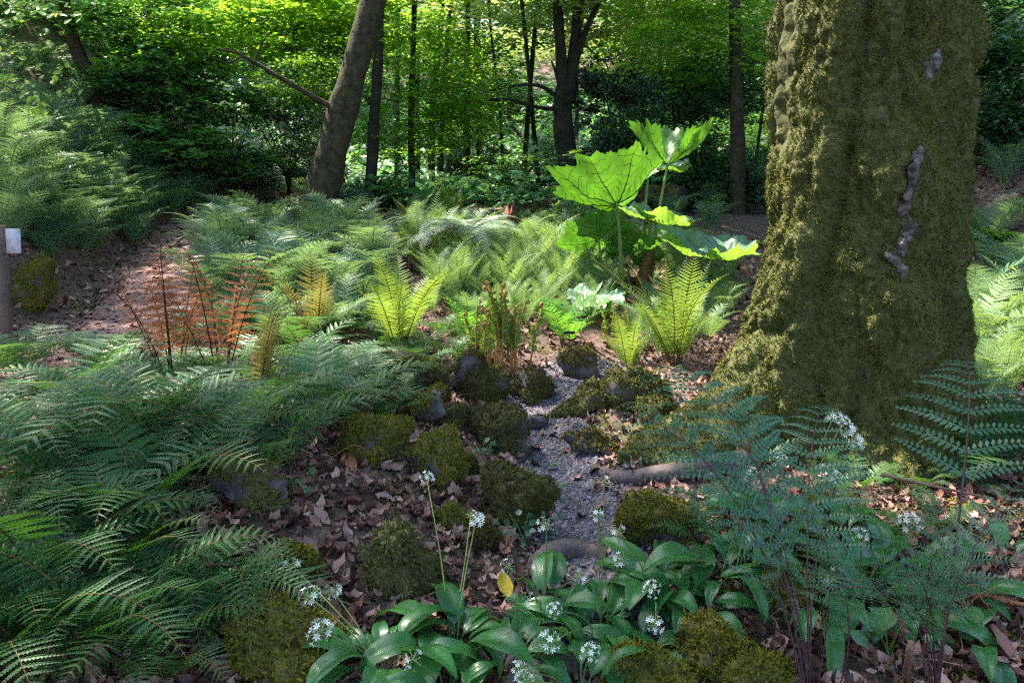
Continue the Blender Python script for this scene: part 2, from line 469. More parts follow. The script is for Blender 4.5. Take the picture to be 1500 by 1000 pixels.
t = g.random(n); P = spline([(x, y, 0) for x, y in TRACK], 300)
c = P[(t * 299).astype(int)]
litter(n, c[:, 0] + g.normal(0, .5, n), c[:, 1] + g.normal(0, .3, n), .05, 'path_leaves', 'thin scatter of dry leaves over the earth path', M['litter'], .25, .5, .004)
# slate chips
n = 12000
t = g.random(n); P = spline([(x, y, 0) for x, y in GRAVEL], 300)
c = P[(t * 299).astype(int)]
cv = np.array([[-.5, -.3, -.08], [.5, -.35, -.08], [.45, .3, -.08], [-.4, .35, -.08], [-.4, -.22, .1], [.42, -.25, .08], [.36, .2, .1], [-.3, .25, .08]])
cf = np.array([[4, 5, 6, 7], [0, 1, 5, 4], [1, 2, 6, 5], [2, 3, 7, 6], [3, 0, 4, 7]])
litter(n, c[:, 0] + np.clip(g.normal(0, .17, n), -.36, .36), c[:, 1] + g.normal(0, .05, n), .020, 'slate_gravel', 'blue grey slate chips strewn along the narrow path', M['chips'], .3, 0, .010, (cv, cf))

n = 1500
yy = 1.6 + 6 * g.random(n) ** 1.4
xx = (g.random(n) * 2 - 1) * (yy * .75 + .5)
tw = np.array([[-.5, -.012, 0], [0, -.014, .05], [.5, -.006, 0], [.5, .006, .012], [0, .014, .06], [-.5, .012, .02]])
litter(n, xx, yy, .11, 'fallen_twigs', 'thin dry twigs lying among the fallen leaves', M['twig'], .12, 0, .012, (tw, np.array([[0, 1, 4, 5], [1, 2, 3, 4]])))

# ------------------------------------------------------------------ moss tufts and rocks
def tuft_tpl():
    V, F = [], []
    for k in range(3):
        a = k * 2.094 + .3
        d = np.array([math.cos(a), math.sin(a), 0]); s = np.array([-math.sin(a), math.cos(a), 0])
        b = len(V)
        V += [d * .05 - s * .16, d * .05 + s * .16, d * .42 + s * .10 + [0, 0, .5], d * .85 + [0, 0, .62]]
        F += [[b, b + 1, b + 2], [b, b + 2, b + 3]]
    return np.array(V), np.array(F)
TUFT = tuft_tpl()

def moss_mesh(name, V, F, n, size, mat, g, keep=None, droop=.3):
    P, N = sample_faces(V, F, n, g)
    if keep is not None:
        k = keep(P, N); P, N = P[k], N[k]
    N = N + g.normal(0, .35, N.shape) + np.array([0, 0, -droop])
    sc = size * (.55 + .9 * g.random(len(P)))
    V2, F2 = spread_template(*TUFT, P - N * .15 * size, frames(N, g.random(len(P)) * 6.28), sc)
    return mk(name, V2, F2, mat)

gm = np.random.default_rng(77)
n = 26000
yy = 1.6 + 4.6 * gm.random(n); xx = (gm.random(n) * 2 - 1) * (yy * .7 + .3)
kp = (noise(np.stack([xx * 2.2, yy * 2.2, 0 * xx + 5], -1)) + .4 * noise(np.stack([xx * 8, yy * 8, 0 * xx + 5], -1)) > .38) & (seg_dist(xx, yy, GRAVEL) > .3)
xx, yy = xx[kp], yy[kp]
V, F = spread_template(*TUFT, np.stack([xx, yy, H(xx, yy) + .006], -1), frames(np.stack([gm.normal(0, .4, len(xx)), gm.normal(0, .4, len(xx)), np.ones(len(xx))], -1), gm.random(len(xx)) * 6.28), .022 * (.6 + .9 * gm.random(len(xx))))
tag(link('ground_moss', mk('ground_moss', V, F, M['moss_gold'])), 'low olive moss creeping in patches over the leaf litter', 'moss', kind='stuff')

def icos(sub):
    import bmesh
    bm = bmesh.new()
    bmesh.ops.create_icosphere(bm, subdivisions=sub, radius=1)
    V = np.array([v.co[:] for v in bm.verts]); F = np.array([[v.index for v in f.verts] for f in bm.faces])
    bm.free()
    return V, F
ICO5, ICO4 = icos(5), icos(4)

def mossrock_mat(name, stops):
    m, n, l, p = newmat(name)
    t = nz(n, l, 7, 6); t2 = nz(n, l, 22, 6)
    st = ramp(n, l, t.outputs["Fac"], [(.3, (.035, .03, .034)), (.5, (.09, .08, .088)), (.62, (.14, .115, .12)), (.75, (.22, .19, .20))])
    mo = ramp(n, l, t2.outputs["Fac"], stops)
    at_ = n.new("ShaderNodeAttribute"); at_.attribute_name = 'mossy'
    mx = n.new("ShaderNodeMix"); mx.data_type = 'RGBA'
    l.new(at_.outputs["Fac"], mx.inputs[0]); l.new(st.outputs[0], mx.inputs[6]); l.new(mo.outputs[0], mx.inputs[7])
    l.new(mx.outputs[2], p.inputs["Base Color"]); p.inputs["Roughness"].default_value = .85
    bp = n.new("ShaderNodeBump"); bp.inputs["Strength"].default_value = .9; bp.inputs["Distance"].default_value = .02
    l.new(t2.outputs["Fac"], bp.inputs["Height"]); l.new(bp.outputs[0], p.inputs["Normal"])
    return m
M['rock_moss'] = mossrock_mat('mossy_stone', [(.3, (.02, .02, .006)), (.6, (.07, .07, .018))])
M['rock_moss_gold'] = mossrock_mat('golden_mossy_stone', [(.3, (.03, .026, .006)), (.6, (.11, .095, .014))])
M['rock_moss_brown'] = mossrock_mat('brown_mossy_stone', [(.3, (.02, .016, .007)), (.6, (.075, .062, .018))])

def rock(box, label, moss='moss', cover=.8, name='mossy_rock', flat=1.0, ang=.25, seed=0, tuft=.022, dens=5200, thick=.85):
    x0, y0, x1, y1 = box
    gp = gnd((x0 + x1) / 2, y1 - .10 * (y1 - y0))
    d = gp[1]
    w = (x1 - x0) / F_PX * d * .98
    h = (y1 - y0) / F_PX * d * .84
    V, F = (v.copy() for v in (ICO5 if y1 > 660 else ICO4))
    g = np.random.default_rng(seed + 100)
    off = seed * 5.13
    for _ in range(11):                                   # broken faces
        nrm = g.normal(0, 1, 3) * np.array([1, 1, .6]); nrm /= np.linalg.norm(nrm)
        c = .50 + .3 * g.random()
        dd = V @ nrm
        V = V - np.maximum(0, dd - c)[:, None] * nrm * min(.95, ang * 3)
    V = V * (1 + .36 * fbm(V * 1.4 + off, 4) + .16 * np.abs(fbm(V * 3.6 + off, 3)))[:, None]
    V = V / np.array([np.ptp(V[:, 0]) / 2, np.ptp(V[:, 1]) / 2, np.ptp(V[:, 2]) / 2])
    V = V - (V.max(0) + V.min(0)) / 2
    sh = g.normal(0, .22, 2)
    V[:, :2] += V[:, 2:3] * sh
    sz = h / 1.45
    V = V * np.array([w / 2, w / 2 * thick, sz])
    root = thing(name, (gp[0], gp[1] + .35 * w * thick, gp[2]), label, 'rock')
    V = V + np.array([0, 0, .45 * sz])
    def q(P, N):
        return noise(P * 2.7 / max(w, .2) + off) * .6 + noise(P * 9 / max(w, .2) + off) * .3 + .5 * N[:, 2]
    thr = .62 - 1.2 * cover
    nr = np.cross(V[F[:, 1]] - V[F[:, 0]], V[F[:, 2]] - V[F[:, 0]]); nr /= np.linalg.norm(nr, axis=1)[:, None] + 1e-12
    vn = np.zeros_like(V)
    for k in range(3): np.add.at(vn, F[:, k], nr)
    vn /= np.linalg.norm(vn, axis=1)[:, None] + 1e-9
    msk = np.clip((q(V, vn) - thr) / .18, 0, 1)
    V2 = V + vn * (msk * w * (.035 + .05 * np.abs(fbm(V * 7 / max(w, .2) + off, 3))))[:, None]      # moss cushions stand proud
    me = mk('stone', V2, F, M['rock_' + moss], True)
    at_ = me.attributes.new('mossy', 'FLOAT', 'POINT'); at_.data.foreach_set('value', msk.astype(np.float32))
    link('stone', me, root)
    keep = lambda P, N: (q(P, N) > thr + .08) & (P[:, 2] > -.05)
    area = w * w * 2 + w * h * 2
    n = int(min(15000, max(900, dens * area * (.022 / tuft) ** 2)))
    tag(link('moss', moss_mesh('moss', V2, F, n, tuft, M[moss], g, keep), root), None, None, None, 'stuff')
    return root

ROCKS = [
    ((655, 503, 748, 600), 'tallest humped mossy rock, standing in front of the brown fiddleheads', 'moss_brown', .8, 1),
    ((598, 532, 660, 598), 'brown mossy upright rock just beside the tall humped one', 'moss_brown', .75, 2),
    ((742, 543, 815, 598), 'low sloping mossy rock below the brown fiddleheads', 'moss_brown', .7, 3),
    ((816, 508, 882, 560), 'angular blackish bare stone under the yellow green shuttlecock fern', 'moss_brown', .25, 4),
    ((816, 555, 892, 618), 'rounded dark mossy boulder beyond the gravel path', 'moss', .8, 5),
    ((888, 537, 988, 612), 'wide mossy boulder between gravel path and trunk buttress', 'moss', .75, 6),
    ((688, 592, 778, 672), 'square mossy rock at the upper bend of the gravel path', 'moss_brown', .85, 7),
    ((588, 630, 684, 722), 'golden green mossy rock with a pale bare nose', 'moss_gold', .8, 8),
    ((592, 568, 656, 628), 'mossy rock topped by a patch of purple bare stone', 'moss_gold', .55, 9),
    ((698, 684, 818, 790), 'flat topped mossy rock with ivy leaves at its foot beside the gravel', 'moss_brown', .75, 10),
    ((533, 765, 642, 888), 'dome shaped dark moss hummock behind the broad garlic leaves', 'moss', .95, 11),
    ((325, 893, 492, 1020), 'large mossy hummock at the bottom edge beside the dark ferns', 'moss_gold', 1.1, 12),
    ((885, 962, 1020, 1050), 'broad golden mossy mound at the bottom edge under the garlic', 'moss_gold', 1.1, 13),
    ((975, 918, 1125, 1015), 'golden mossy hump rising behind the bottom mound', 'moss_gold', 1.0, 23),
    ((1045, 965, 1160, 1050), 'low mossy lump beside the seedling garlic leaves', 'moss_gold', 1.1, 24),
    ((905, 722, 1030, 812), 'mossy rock bordering the gravel at the foot of the buttress', 'moss_gold', .8, 14),
    ((488, 612, 590, 690), 'low mossy mound strewn with rusty dead twigs', 'moss_gold', .7, 15),
    ((688, 760, 736, 812), 'small brown mossy stone in front of the flat topped rock', 'moss_brown', .7, 16),
    ((822, 632, 905, 678), 'low half buried mossy stone at the gravel edge', 'moss_brown', .5, 17),
    ((0, 368, 70, 462), 'yellow brown mossy boulder behind the timber post', 'moss_gold', .85, 18),
    ((300, 660, 420, 760), 'shadowed mossy rock beneath the blue green fern fronds', 'moss', .6, 19),
    ((935, 585, 985, 625), 'small dark mossy stone against the trunk buttress', 'moss', .7, 20),
    ((640, 592, 692, 634), 'small mossy stone wedged below the tallest humped rock', 'moss_brown', .8, 25),
    ((556, 566, 602, 604), 'small golden mossy stone right under the dark mossy log', 'moss_gold', .7, 26),
    ((660, 668, 702, 706), 'small mossy stone between golden and flat topped rocks', 'moss_brown', .75, 27),
    ((768, 606, 806, 634), 'tiny stone at the gravel edge below the sloping rock', 'moss_brown', .3, 28),
    ((636, 738, 690, 782), 'half sunk mossy stone in the litter above the dome shaped hummock', 'moss_gold', .8, 29),
    ((400, 795, 470, 850), 'small flattish moss cushion on the leaf litter slope', 'moss_gold', .9, 21),
    ((1120, 830, 1200, 905), 'moss cushion under the purple stalked fern fronds', 'moss_gold', .9, 22),
]
for b, lab, mm, cv_, sd in ROCKS:
    near = b[3] > 840
    rock(b, lab, mm, cv_, seed=sd, tuft=.022 if near else .0165, ang=.5 if sd == 4 else .34, thick=.7)

# ------------------------------------------------------------------ the great mossy trunk
def great_tree():
    d0 = 4.45
    c0 = at(1272, 300, d0)[0]
    gz = hz(c0, d0)
    root = thing('mossy_tree', (c0, d0, gz), 'huge tree trunk cloaked in olive moss with a buttressed foot', 'tree')
    zz = np.concatenate([np.linspace(-.25, 2.9, 330), np.linspace(2.95, 9.5, 40)])
    nth = 520
    th = np.linspace(0, 2 * np.pi, nth, endpoint=False)
    TH, ZZ = np.meshgrid(th, zz, indexing='xy')          # rows = z
    def lobe(a, wd):
        dlt = np.angle(np.exp(1j * (TH - a)))
        return np.exp(-(dlt / wd) ** 2)
    zc = np.clip(ZZ, 0, None)
    r = .555 - .028 * np.clip(zc, 0, 6) + .10 * np.exp(-zc / .25)
    r = r + lobe(R(200), .46) * (.98 * np.exp(-zc / .60) - .0)          # big buttress to the left
    r = r + lobe(R(255), .30) * .16 * np.exp(-zc / .5)
    r = r - lobe(R(228), .12) * .13 * np.exp(-zc / .75)                 # groove between the two
    r = r + lobe(R(318), .35) * .08 * np.exp(-zc / .35)
    r = r + lobe(R(20), .4) * .06 * np.exp(-zc / .5) + lobe(R(100), .5) * .35 * np.exp(-zc / .5)
    r = r + .05 * np.sin(TH * 3 + 1.0) + .025 * np.sin(TH * 7 + .4 + zc * .3)
    D = np.stack([np.cos(TH), np.sin(TH), 0 * TH], -1)
    P = D * r[..., None]; P[..., 2] = ZZ
    lump = .06 * fbm(P * np.array([2.4, 2.4, .9]) + 3, 3) + .075 * np.abs(fbm(P * np.array([5.5, 5.5, 2.6]) + 8, 3)) + .030 * np.abs(fbm(P * np.array([17, 17, 12]) + 2, 2)) - .05 * np.exp(-(noise(P * np.array([3.6, 3.6, .55]) + 31) / .10) ** 2)
    # straight-ish stringy bare bark on the back-left edge
    P = P + D * lump[..., None]
    V = P.reshape(-1, 3); F = grid_faces(len(zz), nth, True)
    m, n, l, p = newmat('mossy_bark')
    t = nz(n, l, 2.2, 6); t2 = nz(n, l, 34, 6)
    mo = ramp(n, l, t2.outputs["Fac"], [(.3, (.03, .031, .009)), (.5, (.06, .062, .016)), (.7, (.10, .098, .028))])
    ba = ramp(n, l, t2.outputs["Fac"], [(.3, (.03, .022, .024)), (.6, (.10, .075, .08))])
    k = ramp(n, l, t.outputs["Fac"], [(.26, (1, 1, 1)), (.33, (0, 0, 0))])
    mx = n.new("ShaderNodeMix"); mx.data_type = 'RGBA'
    l.new(k.outputs[0], mx.inputs[0]); l.new(mo.outputs[0], mx.inputs[6]); l.new(ba.outputs[0], mx.inputs[7])
    l.new(mx.outputs[2], p.inputs["Base Color"]); p.inputs["Roughness"].default_value = .95
    bp = n.new("ShaderNodeBump"); bp.inputs["Strength"].default_value = .8; bp.inputs["Distance"].default_value = .02
    l.new(t2.outputs["Fac"], bp.inputs["Height"]); l.new(bp.outputs[0], p.inputs["Normal"])
    link('trunk', mk('trunk', V, F, m, True), root)
    g = np.random.default_rng(5)
    keep = lambda Q, N: (Q[:, 2] < 3.0) & (noise(Q * 3.2 + 4) + .45 * noise(Q * 11) > -.78) & \
        ~((np.abs(np.angle(np.exp(1j * (np.arctan2(Q[:, 1], Q[:, 0]) - R(170))))) < .13) & (Q[:, 2] > 1.4) & (noise(Q * np.array([5, 5, 1.5])) > -.1))
    half = V[F[:, 0], 2] < 3.0
    tag(link('moss', moss_mesh('moss', V, F[half], 100000, .0165, M['moss_trunk'], g, keep, .45), root), kind='stuff')
    # bare stem that surfaces through the moss
    def surf(px, py, off):
        # march the pixel's ray to the trunk surface
        dr = ray(px, py)
        for t in np.linspace(2.5, 5.5, 900):
            q = np.array([0, 0, EYE]) + dr * t - np.array([c0, d0, gz])
            rr = math.hypot(q[0], q[1])
            j = min(len(zz) - 1, max(0, int(np.searchsorted(zz, q[2]))))
            i = int(round((math.atan2(q[1], q[0]) % (2 * math.pi)) / (2 * math.pi) * nth)) % nth
            pr = math.hypot(P[j, i, 0], P[j, i, 1])
            if rr < pr + off:
                return q
        return q
    for pts, w in (([(1376, 72, .0), (1368, 90, .03), (1358, 108, .03), (1352, 130, .0)], .020),
                   ([(1350, 200, .0), (1343, 225, .03), (1336, 255, .035), (1330, 285, .035), (1326, 312, .02), (1334, 322, .0)], .024),
                   ([(1333, 318, .0), (1329, 335, .045), (1322, 356, .05), (1322, 378, .035)], .024),
                   ([(1296, 369, .06), (1308, 382, .045), (1322, 396, .03), (1334, 412, .0)], .018)):
        Q = spline([surf(a, b, o - .024) for a, b, o in pts], 70)
        mb = MB()
        V_, F_, T_ = tube(Q, w * (.12 + 1.1 * np.sin(np.linspace(.02, 3.12, 70)) ** .6), 16, cap=False)
        cq = np.repeat(Q, 16, 0)
        V_ = V_ + (V_ - cq) * (.95 * fbm(V_ * np.array([55, 55, 13]) + pts[0][1], 4))[:, None]
        mb.add(V_, F_)
        link('bare_stem', mb.mesh('bare_stem', M['bare'], True), root)
    return root
great = great_tree()

# ------------------------------------------------------------------ crowns and woodland trees
def tpl_oval(fold=.18):
    x = np.array([0, .30, .34, .2, 0, -.2, -.34, -.30]) * .95
    y = np.array([0, .22, .5, .8, 1.05, .8, .5, .22])
    z = fold * np.abs(x) - .12 * y * y
    return np.stack([x, y - .5, z], -1), np.array([[0, 1, 2, 3], [0, 3, 4, 4], [0, 4, 5, 5], [0, 5, 6, 7]])
def tpl_oval_t():
    V, _ = tpl_oval()
    return V, np.array([[0, 1, 2], [0, 2, 3], [0, 3, 4], [0, 4, 5], [0, 5, 6], [0, 6, 7]])
def tpl_quad():
    V = np.array([[0, -.55, 0], [.36, .02, .06], [0, .6, -.08], [-.36, .02, .06]])
    return V, np.array([[0, 1, 2], [0, 2, 3]])
def tpl_maple():
    ang = np.radians([-90, -55, -20, -2, 22, 52, 68, 90, 112, 128, 158, 182, 200, 235])
    rad = np.array([.18, .48, .55, .34, .72, .42, .40, .80, .40, .42, .72, .34, .55, .48]) * .78
    V = np.stack([rad * np.cos(ang), rad * np.sin(ang), -.18 * rad ** 2], -1)
    V = np.concatenate([[[0, -.02, .03]], V])
    k = len(ang)
    return V, np.array([[0, 1 + i, 1 + (i + 1) % k] for i in range(k)])

def crown_mesh(name, nspray, per, leaf, mat, seed, tpl, rad=(1, 1, 1), flat=.16, srad=.34, hole=.0, tilt=.38):
    """sprays of leaves in flat layers through an ellipsoid; unit radius, scaled by the object"""
    g = np.random.default_rng(seed)
    d = g.normal(0, 1, (nspray, 3)); d /= np.linalg.norm(d, axis=1)[:, None]
    c = d * (g.random(nspray) ** .42)[:, None]
    c = c * np.array(rad)
    keep = noise(c * 2.1 + seed) > -.6 + hole
    c = c[keep]
    k = len(c)
    az = g.random(k) * 6.28
    P, N = [], []
    for i in range(k):
        s = srad * (.55 + .8 * g.random())
        m = int(per * (.5 + g.random()))
        a = g.random(m) * 6.28; rr = np.sqrt(g.random(m)) * s
        q = np.stack([rr * np.cos(a), .62 * rr * np.sin(a), g.normal(0, flat * s, m) - .35 * rr ** 2 / s], -1)
        ca, sa = math.cos(az[i]), math.sin(az[i])
        q = np.stack([q[:, 0] * ca - q[:, 1] * sa, q[:, 0] * sa + q[:, 1] * ca, q[:, 2]], -1)
        P.append(c[i] + q)
        tl = g.normal(0, .22, 2)
        N.append(np.stack([tl[0] + g.normal(0, tilt, m), tl[1] + g.normal(0, tilt, m), np.ones(m)], -1))
    P, N = np.concatenate(P), np.concatenate(N)
    V, F = spread_template(*tpl, P, frames(N, g.random(len(P)) * 6.28), leaf * (.65 + .7 * g.random(len(P))))
    return mk(name, V, F, mat)

OV, QD, MP = tpl_oval_t(), tpl_quad(), tpl_maple()
CR = {}
CR['maple'] = [crown_mesh('crown', 120, 42, .066, M['maple'], 20 + k, MP, (1, 1, .95), .12, .36) for k in range(2)]
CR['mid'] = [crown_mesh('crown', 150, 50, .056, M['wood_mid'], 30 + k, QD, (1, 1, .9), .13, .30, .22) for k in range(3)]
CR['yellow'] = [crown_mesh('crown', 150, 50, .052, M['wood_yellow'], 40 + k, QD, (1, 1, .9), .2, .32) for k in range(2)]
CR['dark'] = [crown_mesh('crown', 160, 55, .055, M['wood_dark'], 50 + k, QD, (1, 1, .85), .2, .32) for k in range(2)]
CR['rhodo'] = [crown_mesh('crown', 110, 60, .075, M['rhodo'], 60 + k, OV, (1, 1, .9), .25, .26, 0, .6) for k in range(1)]
CR['viburnum'] = [crown_mesh('crown', 90, 30, .12, M['viburnum'], 70 + k, OV, (1, 1, .7), .14, .34) for k in range(2)]
CR['loose'] = [crown_mesh('crown', 95, 45, .054, M['wood_mid'], 80 + k, QD, (1, 1, .8), .14, .34, .25) for k in range(2)]

TRUNKS = []
def limb_mesh(name, P, r0, r1, mat, seed, ns=10, flare=0.0, n=40, wob=.12):
    Q = spline(P, n)
    t = np.linspace(0, 1, n)
    rad = r0 + (r1 - r0) * t + flare * np.exp(-t * n / 2.6)
    mb = MB()
    add_tube(mb, Q, rad, ns, wob=wob, seed=seed)
    return mb.mesh(name, mat, True)

def tree(name, label, base, tops, r0, r1, mat, crowns, group=None, limbs=(), flare=.0, seed=0, ns=12):
    """base and tops in world metres; crowns: (kind, variant, centre, (rx,ry,rz))"""
    b = np.asarray(base, float)
    root = thing(name, b, label, 'tree', group)
    pts = [np.array([0, 0, -.2])] + [np.asarray(p) - b for p in tops]
    link('trunk', limb_mesh('trunk', pts, r0, r1, mat, seed, ns, flare), root)
    for pp, ra, rb in limbs:
        link('limb', limb_mesh('limb', [np.asarray(p) - b for p in pp], ra, rb, mat, seed + 3, 7, 0, 20), root)
    for kd, v, c, s in crowns:
        o = link('crown', CR[kd][v % len(CR[kd])], root, np.asarray(c) - b, (0, 0, random.random() * 6.28), s)
    return root

def onground(px, Y):
    x = (px - 750) / F_PX * Y * .98
    return np.array([x, Y, hz(x, Y)])

# leaning tree beside the path
B = gnd(460, 318); B = np.array([at(460, 318, 11)[0], 11.0, 0]); B[2] = hz(B[0], 11)
tree('leaning_tree', 'thick bare brown trunk leaning right beside the path', B,
     [at(468, 290, 11), at(505, 150, 11.05), at(548, 0, 11.2), at(585, -160, 11.4), at(610, -420, 11.7), at(620, -700, 12)], .27, .10, M['bark_lean'],
     [('maple', 0, at(690, -400, 12.5), (2.2, 2.2, 1.2)), ('mid', 1, at(680, -560, 12.5), (2.4, 2.4, 1.6))],
     limbs=[([at(500, 165, 11), at(455, 140, 10.8), at(400, 108, 10.6), at(352, 80, 10.4), at(318, 72, 10.3)], .05, .012),
            ([at(356, 82, 10.4), at(335, 92, 10.3), at(310, 84, 10.2)], .015, .006), ([at(372, 92, 10.45), at(385, 62, 10.5), at(402, 40, 10.6)], .018, .006)],
     flare=.13, seed=1, ns=18)
# forked tree
tree('forked_tree', 'dark tree forking into three upright stems behind the giant leaves', np.append(at(832, 300, 15)[:2], hz(at(832, 300, 15)[0], 15)),
     [at(832, 280, 15), at(828, 220, 15), at(824, 170, 15), at(828, 130, 15)], .24, .19, M['bark_dark'],
     [('yellow', 0, at(800, -60, 16), (3.0, 2.5, 1.7)), ('yellow', 1, at(930, 20, 17), (2.4, 2.4, 1.6)), ('mid', 2, at(870, -260, 15), (3, 3, 2))],
     limbs=[([at(826, 150, 15), at(822, 90, 15), at(816, 0, 15), at(808, -140, 15)], .15, .07), ([at(832, 150, 15), at(840, 80, 15.1), at(848, 0, 15.2), at(856, -150, 15.2)], .16, .07),
            ([at(838, 105, 15.1), at(858, 45, 15), at(878, 0, 14.9), at(905, -80, 14.8)], .08, .04),
            ([at(822, 160, 15), at(790, 158, 14.7), at(745, 146, 14.4), at(700, 148, 14.2)], .05, .015), ([at(822, 148, 15), at(795, 128, 15), at(760, 125, 14.9), at(700, 138, 14.8)], .055, .015),
            ([at(823, 145, 15), at(815, 110, 15), at(808, 90, 15)], .05, .02), ([at(848, 60, 15), at(890, 100, 14.6), at(850, 125, 14.5)], .02, .01)],
     flare=.1, seed=2)
# slender trees of the middle distance
def slim(px, Y, pxt, r, kinds, label, bend=0, name='slender_tree', crowns=None, mat='bark_dark', group=None):
    b = onground(px, Y)
    tp = [at(px + bend, 200, Y), at((px + pxt) / 2 + bend * .6, 100, Y), at(pxt, 0, Y), at(pxt + (pxt - px) * .6, -300, Y), at(pxt + (pxt - px), -560, Y)]
    tree(name, label, b, tp, r, r * .45, M[mat], crowns or [], group, seed=int(px))
slim(535, 13, 557, .11, None, 'slender dark trunk curving at its foot just behind the leaning trunk', 12, crowns=[('maple', 1, at(600, -120, 13), (2.0, 2, 1.5)), ('maple', 0, at(480, 10, 14), (1.3, 1.3, .8))])
slim(602, 14, 607, .07, None, 'thin straight trunk carrying bright maple leaves in the centre', 0, crowns=[
    ('maple', 0, at(640, 95, 13.6), (1.25, 1.1, 1.0)), ('maple', 1, at(600, 190, 14), (1.0, 1, .7)), ('maple', 1, at(668, 175, 13.8), (.85, .8, .6)), ('maple', 0, at(560, 30, 14.5), (1.3, 1.2, .9))])
slim(632, 18, 648, .09, None, 'thin trunk leaning right between maple and forked tree', 0, crowns=[('mid', 0, at(690, 60, 19), (2.4, 2, 1.3)), ('mid', 1, at(700, 160, 19), (1.6, 1.5, .8))])
slim(735, 17, 716, .04, None, 'very thin sapling stem left of the forked tree', 0, name='sapling_tree', crowns=[('loose', 0, at(720, 140, 17), (1.3, 1.2, .6))])
slim(1088, 12, 1076, .13, None, 'dark upright trunk close left of the mossy giant', -8, mat='bark', crowns=[('maple', 1, at(1035, 40, 12.5), (1.7, 1.5, 1.1)), ('dark', 0, at(1060, 130, 13), (1.1, 1.1, .8)), ('maple', 0, at(1050, -180, 12), (2.4, 2.2, 1.5))])
slim(970, 20, 966, .10, None, 'straight dark trunk behind the tallest giant leaf', 0, crowns=[('mid', 2, at(960, 20, 20), (2.2, 2, 1.4)), ('dark', 1, at(1000, 130, 19), (2.0, 1.6, 1.1))])
# trees on the left bank
def banktree(px, py, Y, pxt, r, label, crowns, mat='bark'):
    p = gnd(px, py); Y = p[1]
    tree('bank_tree', label, p, [at(px - 4, py - 40, Y), at((px + pxt) / 2, py * .4, Y), at(pxt, -60, Y), at(2 * pxt - px, -320, Y)], r, r * .6, M[mat], crowns, 'trees on the fern bank', seed=int(px))
banktree(140, 165, 9.2, 80, .13, 'mossy trunk leaning left on the dark upper bank', [('loose', 0, at(90, -60, 12), (2.2, 2.0, 1.0)), ('loose', 1, at(10, 40, 14), (2.0, 2, 1.2))])
banktree(190, 110, 12.0, 245, .12, 'dark trunk leaning right high on the shrubby bank', [('loose', 1, at(250, 10, 13), (1.7, 1.7, .9)), ('maple', 0, at(330, 40, 12.5), (1.3, 1.3, .8)), ('maple', 1, at(420, 20, 13.5), (1.4, 1.3, .8)), ('maple', 0, at(455, 110, 14.5), (1.1, 1.1, .7))], 'bark_dark')
# unseen-crown tree of the great trunk and out-of-view trees added to shade the glade
def shade_tree(label, x, y, h, r, crowns, mat='bark'):  # tree out of view, added for the shade of its crowns
    b = np.array([x, y, hz(x, y)])
    tree('added_shade_tree', label, b, [b + [0.1, 0, h * .4], b + [.3, .1, h * .75], b + [.2, .3, h]], r, r * .4, M[mat], crowns, seed=int(abs(x * 7)))
for kd, v, c, s in (('mid', 0, (3.2, 5.5, 9), (3.4, 3.4, 2)), ('dark', 0, (4.8, 8, 8.5), (3.4, 3.4, 2.2))):
    link('crown', CR[kd][v], great, np.array(c) - np.array(great.location), (0, 0, 1.1), s)
shade_tree('unseen tree added above the left bank so its crown shades the foreground ferns', -8.2, 5.4, 8, .22, [('mid', 1, (-6.9, 6.1, 9.4), (1.9, 1.8, 1.1)), ('mid', 2, (-7.6, 4.0, 9.2), (2.0, 2.0, 1.2)), ('mid', 0, (-4.7, 6.3, 9.6), (1.5, 1.3, .9)), ('loose', 0, (-4.0, 5.0, 9.7), (1.7, 1.3, .8)), ('mid', 2, (-3.3, 6.1, 9.7), (1.0, .9, .6)), ('loose', 1, (-5.3, 8.1, 9.8), (1.2, 1.1, .7))])
shade_tree('unseen tree added high on the bank to shade the middle ferns and path', -11.5, 12.0, 6, .2, [('loose', 1, (-6.9, 11.9, 10.4), (2.1, 1.6, 1.0)), ('loose', 0, (-9.3, 10.6, 10.8), (2.0, 2.0, 1.1))])  # unseen crowns set between the sun and the middle ferns

shade_tree('unseen tree added behind the viewpoint on the left to dim overhead light', -3.4, -3.2, 8, .2, [('mid', 0, (-2.4, -1.6, 8.2), (3.4, 3.0, 1.5)), ('mid', 1, (-5.2, .6, 8.8), (2.6, 2.6, 1.4))])  # unseen, added behind the camera to cut flat overhead light
shade_tree('unseen tree added behind the viewpoint on the right to dim overhead light', 3.6, -2.6, 8, .2, [('mid', 2, (2.8, -.8, 8.4), (3.2, 3.0, 1.5)), ('loose', 0, (.3, 1.6, 10.2), (2.4, 2.0, 1.0)), ('mid', 0, (5.0, 2.2, 8.6), (2.4, 2.4, 1.3))])  # added like its left neighbour, for overhead shade

